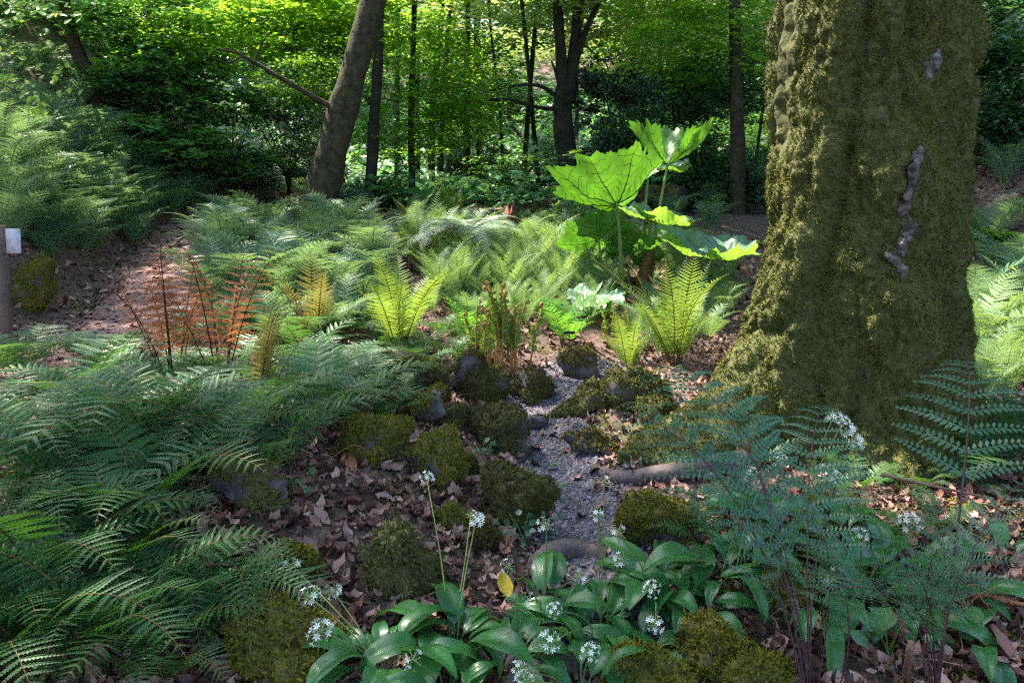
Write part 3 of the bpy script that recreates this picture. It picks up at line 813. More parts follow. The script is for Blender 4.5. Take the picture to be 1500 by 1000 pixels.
# background woodland
g = np.random.default_rng(21)
bgt = [limb_mesh('trunk', [(0, 0, -.4), (.05, 0, 3), (.1 + .25 * k, .1, 6), (.1 + .5 * k, 0, 10)], .13, .05, M['bark_dark'], 40 + k, 8) for k in range(-1, 2)]
spots = []
for k in range(900):
    Y = 18 + 30 * g.random()
    x = (g.random() * 2 - 1) * Y * .78
    px = 750 + x / Y * F_PX
    gap = 4.3 if 520 < px < 980 else (3.1 if px > 700 else 4.4)
    if 520 < px < 980 and Y < 21: continue
    if all((x - a) ** 2 + (Y - b) ** 2 > gap ** 2 for a, b in spots):
        spots.append((x, Y))
    if len(spots) >= 48: break
for i, (x, Y) in enumerate(spots):
    z = hz(x, Y)
    px = 750 + x / Y * F_PX
    bright = 480 < px < 980  # centre of the wood, given mostly the sunlit-toned leaves
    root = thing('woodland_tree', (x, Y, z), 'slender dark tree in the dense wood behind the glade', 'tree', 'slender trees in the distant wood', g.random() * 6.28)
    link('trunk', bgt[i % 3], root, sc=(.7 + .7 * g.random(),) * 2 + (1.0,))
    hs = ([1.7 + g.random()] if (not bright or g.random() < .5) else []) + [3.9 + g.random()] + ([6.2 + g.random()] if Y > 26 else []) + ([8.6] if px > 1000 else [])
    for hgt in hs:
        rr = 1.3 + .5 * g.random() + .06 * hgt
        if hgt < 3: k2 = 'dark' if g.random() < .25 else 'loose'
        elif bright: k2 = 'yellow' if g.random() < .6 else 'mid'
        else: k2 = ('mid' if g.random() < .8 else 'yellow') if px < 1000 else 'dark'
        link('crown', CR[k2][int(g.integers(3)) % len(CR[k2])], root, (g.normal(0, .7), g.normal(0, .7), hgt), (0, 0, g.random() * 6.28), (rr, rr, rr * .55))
for i, px in enumerate([470, 578, 655, 682, 702, 765, 792, 905, 936, 1002, 1032, 1106, 1020, 640]):
    Y = 16 + 7 * g.random()
    b = onground(px, Y)
    root = thing('woodland_tree', b, 'thin bare lower trunk rising between the shrubs of the wood', 'tree', 'thin bare trunks in the wood', g.random() * 6.28)
    w_ = .35 + .45 * g.random()
    link('trunk', bgt[i % 3], root, rot=(g.normal(0, .05), g.normal(0, .05), 0), sc=(w_, w_, 1.0))
    link('crown', CR['mid' if i % 2 else 'loose'][i % 2], root, (g.normal(0, .4), g.normal(0, .4), 7.2 + g.random()), (0, 0, g.random() * 6.28), (1.5, 1.5, .8))
# low green undergrowth on the floor of the wood
n = 95000
Y = 12.5 + 34 * g.random(n) ** 1.05
x = (g.random(n) * 2 - 1) * Y * .8
cl = noise(np.stack([x * .8, Y * .8, 0 * x], -1)) + .4 * noise(np.stack([x * 3, Y * 3, 0 * x], -1))
kp = ((cl > -.35) | (Y > 24)) & (seg_dist(x, Y, TRACK) > .7) & (np.hypot(x - 2.1, Y - 4.45) > 1)
x, Y, cl = x[kp], Y[kp], cl[kp]
z = H(x, Y) + .05 + np.clip(.35 + .5 * cl, .1, 1) * (1 + np.clip(Y - 24, 0, 20) * .06) * g.random(len(x)) ** .7
V, F = spread_template(*QD, np.stack([x, Y, z], -1), frames(np.stack([g.normal(0, .45, len(x)), -.3 + g.normal(0, .45, len(x)), np.ones(len(x))], -1), g.random(len(x)) * 6.28), .009 * (Y + 4) * (.6 + .8 * g.random(len(x))))
tag(link('undergrowth', mk('undergrowth', V, F, M['wood_mid'])), 'low green undergrowth covering the floor of the wood', 'undergrowth', kind='stuff')
# far wood, reads as one mass
n = 46000
Y = 46 + 22 * g.random(n)
x = (g.random(n) * 2 - 1) * Y * .82
z = H(x, Y, False) + 15 * g.random(n) ** 1.2
cl = noise(np.stack([x * .45, Y * .3, z * .6], -1)) > -.25
x, Y, z = x[cl], Y[cl], z[cl]
V, F = spread_template(*QD, np.stack([x, Y, z], -1), frames(np.stack([g.normal(0, .5, len(x)), -.4 + g.normal(0, .5, len(x)), np.ones(len(x))], -1), g.random(len(x)) * 6.28), .42 * (.6 + .8 * g.random(len(x))))
tag(link('far_wood', mk('far_wood', V, F, M['wood_yellow'])), 'leafy green wood closing off the far valley', 'wood', kind='stuff')

# shrubs
def shrub(px, py, Y, s, kd, label, name='shrub', v=0, group=None):
    p = at(px, py, Y)
    gz = hz(p[0], Y)
    root = thing(name, (p[0], Y, gz), label, 'shrub', group)
    hgt = p[2] - gz
    sz = np.array([s, s * .9, s * .75]) if np.isscalar(s) else np.array(s)
    mb = MB()
    gg = np.random.default_rng(int(px))
    for k in range(6):
        a = k * 1.05
        add_tube(mb, spline([(0, 0, -.1), (.1 * math.cos(a), .1 * math.sin(a), hgt * .4), (sz[0] * .6 * math.cos(a), sz[1] * .6 * math.sin(a), hgt)], 10), np.linspace(.022, .006, 10), 5)
    link('stem', mb.mesh('stem', M['bark_dark']), root)
    link('crown', CR[kd][v % len(CR[kd])], root, (0, 0, hgt), (0, 0, gg.random() * 6), tuple(sz))
    if hgt > sz[2] * .9:
        link('crown', CR[kd][v % len(CR[kd])], root, (.1, -.1, hgt * .42), (0, 0, gg.random() * 6), tuple(sz * .95))
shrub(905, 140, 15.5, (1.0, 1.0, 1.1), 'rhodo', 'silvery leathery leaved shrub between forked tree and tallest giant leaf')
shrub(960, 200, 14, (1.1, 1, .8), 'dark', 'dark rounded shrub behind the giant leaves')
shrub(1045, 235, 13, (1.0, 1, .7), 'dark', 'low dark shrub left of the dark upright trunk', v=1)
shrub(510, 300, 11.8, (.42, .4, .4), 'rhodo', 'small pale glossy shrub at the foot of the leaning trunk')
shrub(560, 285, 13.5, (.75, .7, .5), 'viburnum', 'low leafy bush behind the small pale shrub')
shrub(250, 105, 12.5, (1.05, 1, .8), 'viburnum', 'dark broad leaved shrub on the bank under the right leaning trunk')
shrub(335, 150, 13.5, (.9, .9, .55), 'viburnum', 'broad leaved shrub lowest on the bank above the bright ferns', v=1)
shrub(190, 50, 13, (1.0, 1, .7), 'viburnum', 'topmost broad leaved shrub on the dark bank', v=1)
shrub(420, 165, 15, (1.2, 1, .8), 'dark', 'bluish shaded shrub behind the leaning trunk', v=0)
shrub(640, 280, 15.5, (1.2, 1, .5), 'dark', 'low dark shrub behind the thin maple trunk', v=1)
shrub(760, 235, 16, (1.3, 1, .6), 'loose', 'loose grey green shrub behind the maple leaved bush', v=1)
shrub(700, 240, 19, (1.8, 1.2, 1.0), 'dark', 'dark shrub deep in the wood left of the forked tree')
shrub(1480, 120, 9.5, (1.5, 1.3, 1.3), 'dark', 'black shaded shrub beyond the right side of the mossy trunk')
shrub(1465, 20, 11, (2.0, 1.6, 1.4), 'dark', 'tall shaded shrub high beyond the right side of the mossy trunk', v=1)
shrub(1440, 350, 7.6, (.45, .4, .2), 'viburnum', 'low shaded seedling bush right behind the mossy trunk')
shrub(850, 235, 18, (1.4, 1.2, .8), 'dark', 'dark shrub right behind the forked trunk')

# ------------------------------------------------------------------ ferns
def frond_mesh(L=1.0, a0=70, a1=-20, bend=1.3, stalk=.15, npin=22, wid=.20, prof='lance', phi=20, nsub=9, sub=.34, subw=.36, droop=.12, mats=None, seed=0, side=0.0, rr=.006, tipcurl=0.0, jitter=.06):
    g = np.random.default_rng(seed)
    K = 44
    t = np.linspace(0, 1, K)
    a = np.radians(a0 + (a1 - a0) * t ** bend)
    if tipcurl: a = a - np.radians(tipcurl) * np.clip((t - .8) / .2, 0, 1) ** 1.5
    b = np.radians(side) * t
    T = np.stack([np.cos(a) * np.sin(b), np.cos(a) * np.cos(b), np.sin(a)], -1)
    P = np.concatenate([[[0, 0, 0]], np.cumsum((T[1:] + T[:-1]) / 2, 0)]) * L / (K - 1)
    S = np.stack([np.cos(b), -np.sin(b), 0 * b], -1)
    N = np.cross(S, T)
    mb = MB()
    add_tube(mb, P, np.linspace(rr, rr * .25, K) * L, 4, 1, cap=False)
    VV, FF, cnt = [], [], 0
    for i in range(npin):
        u = (i + .5) / npin
        tt = stalk + (1 - stalk) * (u * .985)
        k = tt * (K - 1); k0 = int(k); f = k - k0
        p = P[k0] * (1 - f) + P[min(k0 + 1, K - 1)] * f
        Tn, Sn, Nn = T[k0], S[k0], N[k0]
        if prof == 'lance': w = (math.sin(math.pi * min(1, u * .92 + .08) ** .75)) ** .8
        elif prof == 'tri': w = (1 - u) ** .8 * (.75 + .25 * min(1, u * 8))
        else: w = min(1, .55 + u * 2.5) * (1 - u ** 3.5)
        for sd in (-1, 1):
            ln = L * wid * max(w, .04) * (1 + g.normal(0, jitter))
            ph = R(phi + 25 * u * u + g.normal(0, 4))
            ax = sd * Sn * math.cos(ph) + Tn * math.sin(ph) + Nn * (.10 + g.normal(0, .06))
            ax /= np.linalg.norm(ax)
            pr = np.cross(Nn, ax); pr /= np.linalg.norm(pr)
            m = max(3, int(round(nsub * (.45 + .55 * w))))
            s = (np.arange(m) + .35) / m
            base = p + ln * (s[:, None] * ax - (droop * s ** 2)[:, None] * Nn)
            pl = ln * sub * np.clip(1.02 - s, .06, 1) ** .6 * (.55 + .45 * np.clip(s * 6, 0, 1)) * (1 if nsub > 1 else 1)
            wd = ln / m * subw * 1.25
            for q in (-1, 1):
                dv = q * pr * math.cos(.35) + ax * math.sin(.35)
                dv = dv[None] - Nn[None] * (.12 + .1 * g.random((m, 1)))
                A = base
                Bv = base + dv * (pl * .45)[:, None] + ax * wd + Nn * wd * .1
                C = base + dv * pl[:, None]
                D = base + dv * (pl * .40)[:, None] - ax * wd + Nn * wd * .1
                VV.append(np.stack([A, Bv, C, D], 1).reshape(-1, 3))
                FF.append(np.arange(4 * m).reshape(m, 4) + cnt); cnt += 4 * m
            # costa with terminal leaflet
            e = p + ln * (1.0 * ax - droop * Nn); h = p + ln * (.5 * ax - .25 * droop * Nn)
            wv = pr * ln * .012
            VV.append(np.array([p - wv, p + wv, h + wv, e, h - wv])); FF.append(None)
            FF[-1] = np.array([[0, 1, 2, 4]]) + cnt
            FF.append(np.array([[4, 2, 3, 3]]) + cnt) if False else None
            cnt += 5
    VV = np.concatenate(VV); FF = np.concatenate([f for f in FF if f is not None])
    mb.add(VV, FF, 0)
    return mb.mesh('frond', mats)

SP = {}
def species(key, leaf, stem, nv, **kw):
    out = []
    for k in range(nv):
        q = dict(kw)
        q['a0'] = kw.get('a0', 70) + random.uniform(-7, 7)
        q['a1'] = kw.get('a1', -20) + random.uniform(-18, 18)
        q['side'] = random.uniform(-22, 22) * (1.8 if key == 'royal' else 1)
        out.append(frond_mesh(mats=[M[leaf], M[stem]], seed=hash(key) % 1000 * 0 + len(SP) * 37 + k, **q))
    SP[key] = out
species('lacy', 'lacy', 'stalk_green', 5, a0=78, a1=-8, bend=1.6, npin=18, wid=.27, prof='lance', nsub=12, sub=.115, subw=.42, droop=.2)
species('pale', 'pale', 'stalk_green', 4, a0=78, a1=0, bend=1.6, npin=22, wid=.20, prof='lance', nsub=11, sub=.115, subw=.42, droop=.15)
species('feather', 'pale', 'stalk_green', 4, a0=82, a1=25, npin=26, wid=.15, prof='lance', nsub=9, sub=.13, subw=.36, droop=.1)
species('shuttle', 'shuttle', 'stalk_brown', 5, a0=80, a1=38, bend=1.8, stalk=.1, npin=30, wid=.155, prof='lance', nsub=12, sub=.11, subw=.46, droop=.05, phi=14)
species('bright', 'bright', 'stalk_brown', 4, a0=82, a1=10, bend=1.8, stalk=.28, npin=12, wid=.22, prof='lance', nsub=8, sub=.14, subw=.5, droop=.12, phi=24)
species('gloss', 'gloss', 'stalk_brown', 6, a0=68, a1=-30, bend=1.4, npin=19, wid=.215, prof='lance', nsub=13, sub=.125, subw=.48, droop=.16, phi=12, rr=.005)
species('glossblue', 'glossblue', 'stalk_brown', 6, a0=72, a1=-26, bend=1.45, npin=15, wid=.25, prof='lance', nsub=13, sub=.135, subw=.48, droop=.16, phi=16, rr=.005)
species('bigblue', 'glossblue', 'stalk_brown', 4, a0=35, a1=-55, npin=22, wid=.30, prof='tri', nsub=20, sub=.075, subw=.48, droop=.14, phi=20, rr=.005)
species('copper', 'copper', 'stalk_dark', 4, a0=86, a1=58, bend=1.5, stalk=.30, npin=14, wid=.125, prof='lance', nsub=10, sub=.15, subw=.46, droop=.45, phi=4, tipcurl=70)
species('bronze', 'bronze', 'stalk_dark', 4, a0=80, a1=48, bend=1.4, stalk=.25, npin=24, wid=.16, prof='lance', nsub=12, sub=.11, subw=.46, droop=.1, phi=18, tipcurl=20)
species('silver', 'silver', 'stalk_green', 4, a0=42, a1=-58, npin=34, wid=.17, prof='lance', nsub=13, sub=.10, subw=.46, droop=.2, phi=16)
species('royal', 'royal', 'stalk_purple', 6, a0=70, a1=-38, bend=1.5, stalk=.42, npin=12, wid=.175, prof='tri', nsub=14, sub=.14, subw=.30, droop=.38, phi=26, rr=.0032)
species('spear', 'glossblue', 'stalk_brown', 4, a0=52, a1=-40, npin=26, wid=.13, prof='par', nsub=4, sub=.30, subw=.5, droop=.12, phi=12)

def fern(key, p, n, L, label, group=None, name='fern', az=None, tilt=0.0, spread=.22, rnd=None, lean=(0, 0), mats=None):
    r = rnd or random
    root = thing(name, (p[0], p[1], p[2] - .02), label, 'fern', group)
    if lean != (0, 0): root.rotation_euler = (lean[0], lean[1], 0)
    a0 = r.random() * 6.28
    for k in range(n):
        if az is None: A = a0 + k * 6.283 / n + r.uniform(-.3, .3)
        else: A = r.uniform(az[0], az[1])
        s = L * r.uniform(.72, 1.12)
        A_ = A - math.pi / 2
        link('frond', SP[key][r.randrange(len(SP[key]))], root, (.03 * math.cos(A), .03 * math.sin(A), 0), (tilt + r.uniform(-spread, spread), r.uniform(-.12, .12), A_), s)
    return root

# -- ferns that stand out, one by one: (species, base px, py, fronds, frond metres, label, extra)
NAMED = [
    ('shuttle', 585, 512, 13, 0.92, 'large shuttlecock fern with yellow green sunlit fronds in the middle', {}),
    ('shuttle', 620, 402, 11, 0.98, 'tall pale shuttlecock fern behind the yellow green one', {}),
    ('shuttle', 606, 338, 8, 0.63, 'small yellowish fern beneath the thin maple trunk', {}),
    ('shuttle', 922, 540, 13, 0.57, 'low bright shuttlecock fern on the boulder beside the buttress', {}),
    ('shuttle', 988, 532, 13, 0.94, 'tall sunlit shuttlecock fern at the left edge of the mossy trunk', {}),
    ('bright', 828, 512, 12, 0.56, 'vivid green broad leafleted fern above the blackish stone', {}),
    ('bright', 688, 500, 8, 0.50, 'vivid green fern left of the brown fiddleheads', {}),
    ('copper', 255, 575, 8, 1.15, 'copper orange young fern fronds rising left of the group', {'spread': .16}),
    ('copper', 325, 580, 8, 1.05, 'rusty orange fern fronds beside the bronze frond', {'spread': .18}),
    ('bronze', 375, 610, 5, 0.76, 'bronze yellow fern with one broad arching frond', {'spread': .12, 'az': (-.6, 1.2)}),
    ('bronze', 462, 515, 6, 0.83, 'bronze green fern in front of the lacy drift', {'spread': .12}),
    ('copper', 432, 530, 3, 0.62, 'few coppery fronds left of the bronze green fern', {'spread': .1}),
    ('glossblue', 395, 700, 9, 0.62, 'blue green fern above the shadowed mossy rock', {}),
    ('glossblue', 480, 640, 9, 0.72, 'blue green fern with long frond reaching to the rocks', {}),
    ('glossblue', 330, 660, 8, 0.66, 'blue green fern below the rusty orange fronds', {}),
    ('glossblue', 220, 660, 9, 0.72, 'silvery sheened fern below the copper orange fronds', {}),
    ('glossblue', 120, 600, 9, 0.82, 'silvery sheened fern at the lower end of the earth path', {}),
    ('glossblue', 30, 560, 8, 0.74, 'blue green fern under the timber post', {}),
    ('glossblue', 60, 700, 9, 0.72, 'silvery fern at the left edge with drooping leaflets', {}),
    ('gloss', 210, 770, 9, 0.70, 'dark glossy fern behind the pale broad frond', {}),
    ('bigblue', 250, 800, 4, 0.55, 'pale broad triangular fern fronds over the dark ferns', {'az': (-1.9, .1)}),
    ('bigblue', 320, 830, 4, 0.53, 'bluish broad fern fronds spilling towards the mossy hummock', {'az': (-1.3, .1)}),
    ('gloss', 60, 860, 10, 0.74, 'dark glossy fern spreading at the left edge', {}),
    ('gloss', 150, 950, 10, 0.62, 'dark glossy fern at the bottom beside the left corner', {}),
    ('gloss', 20, 980, 9, 0.60, 'dark glossy fern filling the bottom left corner', {}),
    ('gloss', 250, 985, 8, 0.48, 'dark glossy fern left of the large mossy hummock', {}),
    ('gloss', 300, 905, 7, 0.43, 'small dark fern tucked above the large mossy hummock', {}),
    ('gloss', 110, 770, 9, 0.66, 'dark green fern under the silvery drooping fronds', {}),
    ('lacy', 415, 262, 8, 0.80, 'bright green fern on the slope above the path bend', {}),
    ('lacy', 375, 240, 8, 0.80, 'bright green fern higher on the sunny slope', {}),
    ('lacy', 440, 285, 7, 0.70, 'bright green fern nearest the leaning trunk on the slope', {}),
    ('shuttle', 660, 330, 8, 0.80, 'upright green fern behind the silver tree fern', {}),
    ('pale', 800, 345, 7, 0.70, 'grey green fern in front of the fallen log', {}),
    ('spear', 640, 700, 4, 0.16, 'small blue green fern sprouting beside the golden mossy rock', {}),
    ('spear', 710, 612, 4, 0.17, 'small fern sprouting on the square mossy rock', {}),
    ('spear', 530, 715, 3, 0.13, 'tiny fern in the leaf litter below the twiggy mound', {}),
    ('lacy', 1450, 350, 8, 0.75, 'shaded fern on the dark slope right of the mossy trunk', {}),
    ('lacy', 1470, 270, 8, 0.80, 'dim fern high on the dark slope right of the mossy trunk', {}),
    ('royal', 1000, 650, 7, 0.55, 'small purple stalked fern beside the buttress', {}),
]
for sp, px, py, n, L, lab, kw in NAMED:
    p = gnd(px, py)
    fern(sp, p, n, L, lab, rnd=random.Random(int(px * 7 + py)), **kw)
# dark-stalked fern in the right foreground, frond by frond towards where each reaches
def royal(px, py, Y, targets, label):
    b = at(px, py, Y); b[2] = hz(b[0], Y)
    root = thing('purple_stalked_fern', b, label, 'fern', 'purple stalked ferns before the mossy trunk')
    for i, (tx, ty, ty_d) in enumerate(targets):
        q = at(tx, ty, ty_d) - b
        me = SP['royal'][i % 6]
        v = np.array([x.co[:] for x in me.vertices[:44 * 4]]).reshape(44, 4, 3).mean(1)
        tip = v[-1]
        s = np.linalg.norm(q) / np.linalg.norm(tip)
        az = math.atan2(q[1], q[0]) - math.atan2(tip[1], tip[0])
        el = math.atan2(q[2], math.hypot(q[0], q[1])) - math.atan2(tip[2], math.hypot(tip[0], tip[1]))
        a2 = math.atan2(tip[1], tip[0])
        # tilt about the horizontal axis square to the frond, then turn
        ax = Vector((math.sin(a2), -math.cos(a2), 0))
        mt = Matrix.Rotation(az, 3, 'Z') @ Matrix.Rotation(-(-el), 3, ax)
        link('frond', me, root, (0, 0, 0), mt.to_euler(), s)
royal(1190, 1010, 2.0, [(830, 632, 2.9), (900, 560, 3.2), (1060, 575, 2.9), (990, 820, 2.0), (1290, 660, 2.6), (1000, 660, 2.6), (1110, 700, 2.2), (930, 720, 2.4), (1180, 780, 1.8), (1220, 600, 2.9)], 'dark stalked fern with blue green fronds reaching left over the gravel')
royal(1370, 1010, 2.0, [(1400, 545, 2.9), (1520, 700, 2.2), (1230, 740, 2.3), (1130, 900, 1.7), (1560, 740, 2.0), (1290, 890, 1.6), (1350, 720, 2.4), (1400, 820, 1.8), (1200, 860, 1.8)], 'dark stalked fern in front of the right side of the mossy trunk')

# -- drifts of like ferns
TRK = np.array(spline([(x, y, 0) for x, y in TRACK], 120))
def drift(key, poly, n, L, nf, label, group, mind=.28, seed=0, offpath=.55):
    r = random.Random(seed)
    xs_, ys_ = [p[0] for p in poly], [p[1] for p in poly]
    def inside(x, y):
        c = False
        for i in range(len(poly)):
            (x1, y1), (x2, y2) = poly[i], poly[i - 1]
            if (y1 > y) != (y2 > y) and x < (x2 - x1) * (y - y1) / (y2 - y1) + x1: c = not c
        return c
    got = []
    for _ in range(n * 14):
        px, py = r.uniform(min(xs_), max(xs_)), r.uniform(min(ys_), max(ys_))
        if not inside(px, py): continue
        p = gnd(px, py)
        if np.min(np.hypot(TRK[:, 0] - p[0], TRK[:, 1] - p[1])) < offpath: continue
        if math.hypot(p[0] - 2.1, p[1] - 4.45) < .75: continue
        if any(math.hypot(p[0] - q[0], p[1] - q[1]) < mind for q in got): continue
        got.append(p)
        fern(key, p, nf, L * r.uniform(.8, 1.15), label, group, rnd=r)
        if len(got) >= n: break
drift('lacy', [(275, 400), (330, 350), (520, 350), (560, 420), (540, 470), (300, 470)], 42, .85, 9, 'feathery teal green fern in the drift right of the earth path', 'lacy fern drift right of the path', .24, 1)
drift('lacy', [(0, 230), (120, 210), (200, 250), (300, 300), (280, 330), (180, 345), (60, 370), (0, 380)], 40, .9, 9, 'feathery green fern on the bank left of the earth path', 'lacy fern bank left of the path', .3, 2)
drift('pale', [(120, 290), (290, 290), (300, 325), (180, 350), (110, 345)], 8, .7, 9, 'pale sunlit fern at the path edge of the left bank', 'pale ferns edging the bank', .35, 3)
drift('feather', [(640, 400), (880, 400), (900, 440), (640, 450)], 40, .62, 13, 'fine feathery pale green fern in the drift before the giant leaves', 'fine fern drift before the giant leaves', .18, 4)
drift('pale', [(540, 345), (900, 345), (900, 395), (540, 400)], 30, .7, 10, 'grey green fern in the drift around the silver tree fern', 'fern drift around the tree fern', .22, 5)
drift('lacy', [(1415, 420), (1510, 400), (1510, 470), (1415, 480)], 7, .8, 9, 'green bracken like fern right behind the mossy trunk', 'fern drift right of the mossy trunk', .3, 6)
drift('pale', [(1425, 560), (1520, 540), (1520, 600), (1425, 610)], 6, .62, 9, 'bright white green sunlit fern right of the mossy trunk', 'sunlit ferns right of the mossy trunk', .25, 7)
drift('gloss', [(0, 650), (300, 690), (280, 1000), (0, 1000)], 8, .5, 8, 'dark green fern in the shaded left foreground', 'dark foreground ferns', .22, 8)
drift('glossblue', [(0, 500), (150, 510), (480, 600), (460, 680), (0, 680)], 8, .6, 8, 'blue green glossy fern in the bed below the earth path', 'blue green ferns below the path', .25, 9)
drift('lacy', [(350, 180), (450, 260), (450, 290), (400, 280), (330, 230)], 10, .65, 7, 'yellow green fern on the sunlit slope beyond the path', 'ferns on the sunlit slope', .3, 10)
drift('lacy', [(-20, 70), (110, 110), (140, 180), (-20, 210)], 14, .8, 8, 'fern at the top of the bank below the beech twigs', 'ferns at the top of the bank', .4, 23)
drift('lacy', [(140, 190), (330, 230), (330, 290), (200, 260)], 14, .75, 8, 'shaded fern on the bank beneath the broad leaved shrubs', 'shaded ferns under the bank shrubs', .35, 22)
drift('pale', [(900, 340), (1090, 400), (1060, 450), (960, 440)], 16, .55, 9, 'low shaded fern between the giant leaves and the mossy trunk', 'low ferns behind the shuttlecocks', .3, 11)
drift('lacy', [(880, 300), (1080, 300), (1090, 345), (880, 345)], 10, .75, 8, 'dark green fern at the edge of the wood behind the giant leaves', 'ferns at the wood edge', .4, 12)

drift('glossblue', [(250, 500), (420, 470), (560, 480), (560, 560), (500, 620), (260, 590)], 15, .58, 8, 'blue green fern around the copper orange and bronze fronds', 'ferns around the coppery fronds', .22, 13)
drift('lacy', [(300, 470), (560, 450), (560, 500), (420, 520), (300, 500)], 12, .6, 8, 'teal fern standing directly behind the coppery fronds', 'teal ferns behind the coppery fronds', .25, 14)
drift('feather', [(620, 440), (900, 430), (900, 480), (780, 490), (640, 490)], 16, .45, 12, 'short feathery fern behind the brown fiddleheads', 'short feathery ferns behind the fiddleheads', .2, 15)
drift('pale', [(960, 430), (1085, 420), (1060, 500), (1000, 540), (900, 500)], 10, .5, 9, 'pale fern crowding round the tall sunlit shuttlecock', 'pale ferns round the tall shuttlecock', .22, 16)
drift('gloss', [(1430, 640), (1510, 620), (1510, 720), (1440, 720)], 5, .5, 8, 'dark fern in the shade right of the trunk foot', 'dark ferns right of the trunk foot', .25, 17)

drift('lacy', [(60, 300), (290, 295), (292, 335), (180, 368), (75, 405)], 20, .62, 8, 'fern hanging over the litter edge of the earth path', 'ferns overhanging the path edge', .22, 18, .45)
drift('gloss', [(540, 500), (680, 470), (720, 520), (620, 545), (560, 545)], 7, .36, 8, 'low dark fern between the shuttlecock and the humped rock', 'low dark ferns by the humped rock', .2, 19)
drift('bright', [(760, 470), (900, 455), (1000, 480), (960, 520), (800, 510)], 6, .34, 8, 'low fresh green fern around the black plant label', 'low fresh ferns by the plant label', .22, 20)
drift('pale', [(1420, 500), (1510, 480), (1510, 560), (1425, 570)], 7, .7, 9, 'tall white green fern in the light beside the trunk', 'tall light ferns beside the trunk', .22, 21)

drift('gloss', [(1000, 735), (1420, 700), (1430, 790), (1030, 810)], 9, .30, 7, 'small dark fern in the litter at the foot of the mossy trunk', 'small ferns at the trunk foot', .2, 24)
drift('glossblue', [(560, 540), (640, 500), (600, 580), (500, 690), (470, 640)], 5, .34, 7, 'small blue green fern among the stones left of the gravel', 'small ferns among the stones', .2, 25)
drift('royal', [(1030, 700), (1120, 700), (1100, 760), (1040, 760)], 2, .55, 6, 'blue green fern with purple stalks arching from the buttress foot', 'ferns arching from the buttress', .2, 26)

# tree fern domes
def treefern(px, py, Y, L, n, label):
    p = at(px, py, Y); gz = hz(p[0], Y)
    root = thing('tree_fern', (p[0], Y, gz), label, 'tree fern')
    mb = MB(); h = max(.15, p[2] - gz)
    add_tube(mb, spline([(0, 0, -.05), (.01, 0, h * .5), (0, 0, h)], 10), np.linspace(.10, .08, 10), 9, wob=.6)
    link('trunk', mb.mesh('trunk', M['bark_dark']), root)
    r = random.Random(int(px))
    for k in range(n):
        A = k * 6.283 / n + r.uniform(-.15, .15)
        link('frond', SP['silver'][k % 4], root, (.05 * math.cos(A), .05 * math.sin(A), h), (r.uniform(-.15, .15), 0, A), L * r.uniform(.85, 1.1))
treefern(680, 352, 8.2, 1.0, 22, 'silvery arching tree fern spreading a low dome before the stump')
treefern(684, 320, 10.5, .55, 14, 'small silvery fern dome behind the spreading tree fern')
treefern(830, 358, 8.4, .45, 12, 'dusky grey fern rosette left of the giant leaf stalks')

# fiddlehead clump
def crozier_mesh(h, lean, seed):
    g = np.random.default_rng(seed)
    t = np.linspace(0, 1, 22)
    P = np.stack([lean * t ** 2, 0 * t, h * t], -1)
    th = np.linspace(0, 2.6 * math.pi, 30); rr = np.linspace(.020, .004, 30)
    c = P[-1] + np.array([.020, 0, 0])
    sp = np.stack([c[0] - rr * np.cos(th), 0 * th, c[2] + rr * np.sin(th)], -1)
    mb = MB()
    Q = np.concatenate([P, sp[1:]])
    add_tube(mb, Q, np.concatenate([np.linspace(.0065, .0055, 22), np.linspace(.008, .006, 29)]), 6)
    for i in range(10):
        u = .45 + .5 * i / 10
        p = np.array([lean * u * u, 0, h * u])
        for sd in (-1, 1):
            ln = .055 * (1.2 - u) + .012
            a = g.random() * .8
            d = np.array([sd * .6, .75 * sd * math.sin(a * 6), .25]); d /= np.linalg.norm(d)
            for j in range(4):
                b0 = p + d * ln * (j + .3) / 4
                w = np.array([0, 0, .010]); s2 = np.cross(d, w) * 1.2
                for q in (-1, 1):
                    mb.add([b0, b0 + d * .008 + s2 * q * .7, b0 + w * q * 1.3 + d * .012, b0 - d * .004 + w * q * .6], [[0, 1, 2, 3]], 1)
    return mb.mesh('crozier', [M['crozier'], M['shuttle']])
CZ = [crozier_mesh(.42 + .05 * k, -.10 + .05 * k, k) for k in range(5)]
def fiddle(px, py, n, s, label):
    p = gnd(px, py); r = random.Random(int(px))
    root = thing('fiddlehead_fern', p, label, 'fern')
    for k in range(n):
        a, d = r.random() * 6.28, r.random() ** .5 * .17 * s
        link('crozier', CZ[r.randrange(5)], root, (d * math.cos(a) * 1.3, d * math.sin(a), -.02), (r.uniform(-.13, .13), r.uniform(-.15, .15), r.random() * 6.28), s * r.uniform(.72, 1.12))
fiddle(732, 540, 30, 1.05, 'clump of orange brown unfurling fiddleheads behind the humped rock')
fiddle(905, 505, 8, .6, 'few short brown fiddleheads between two bright ferns')

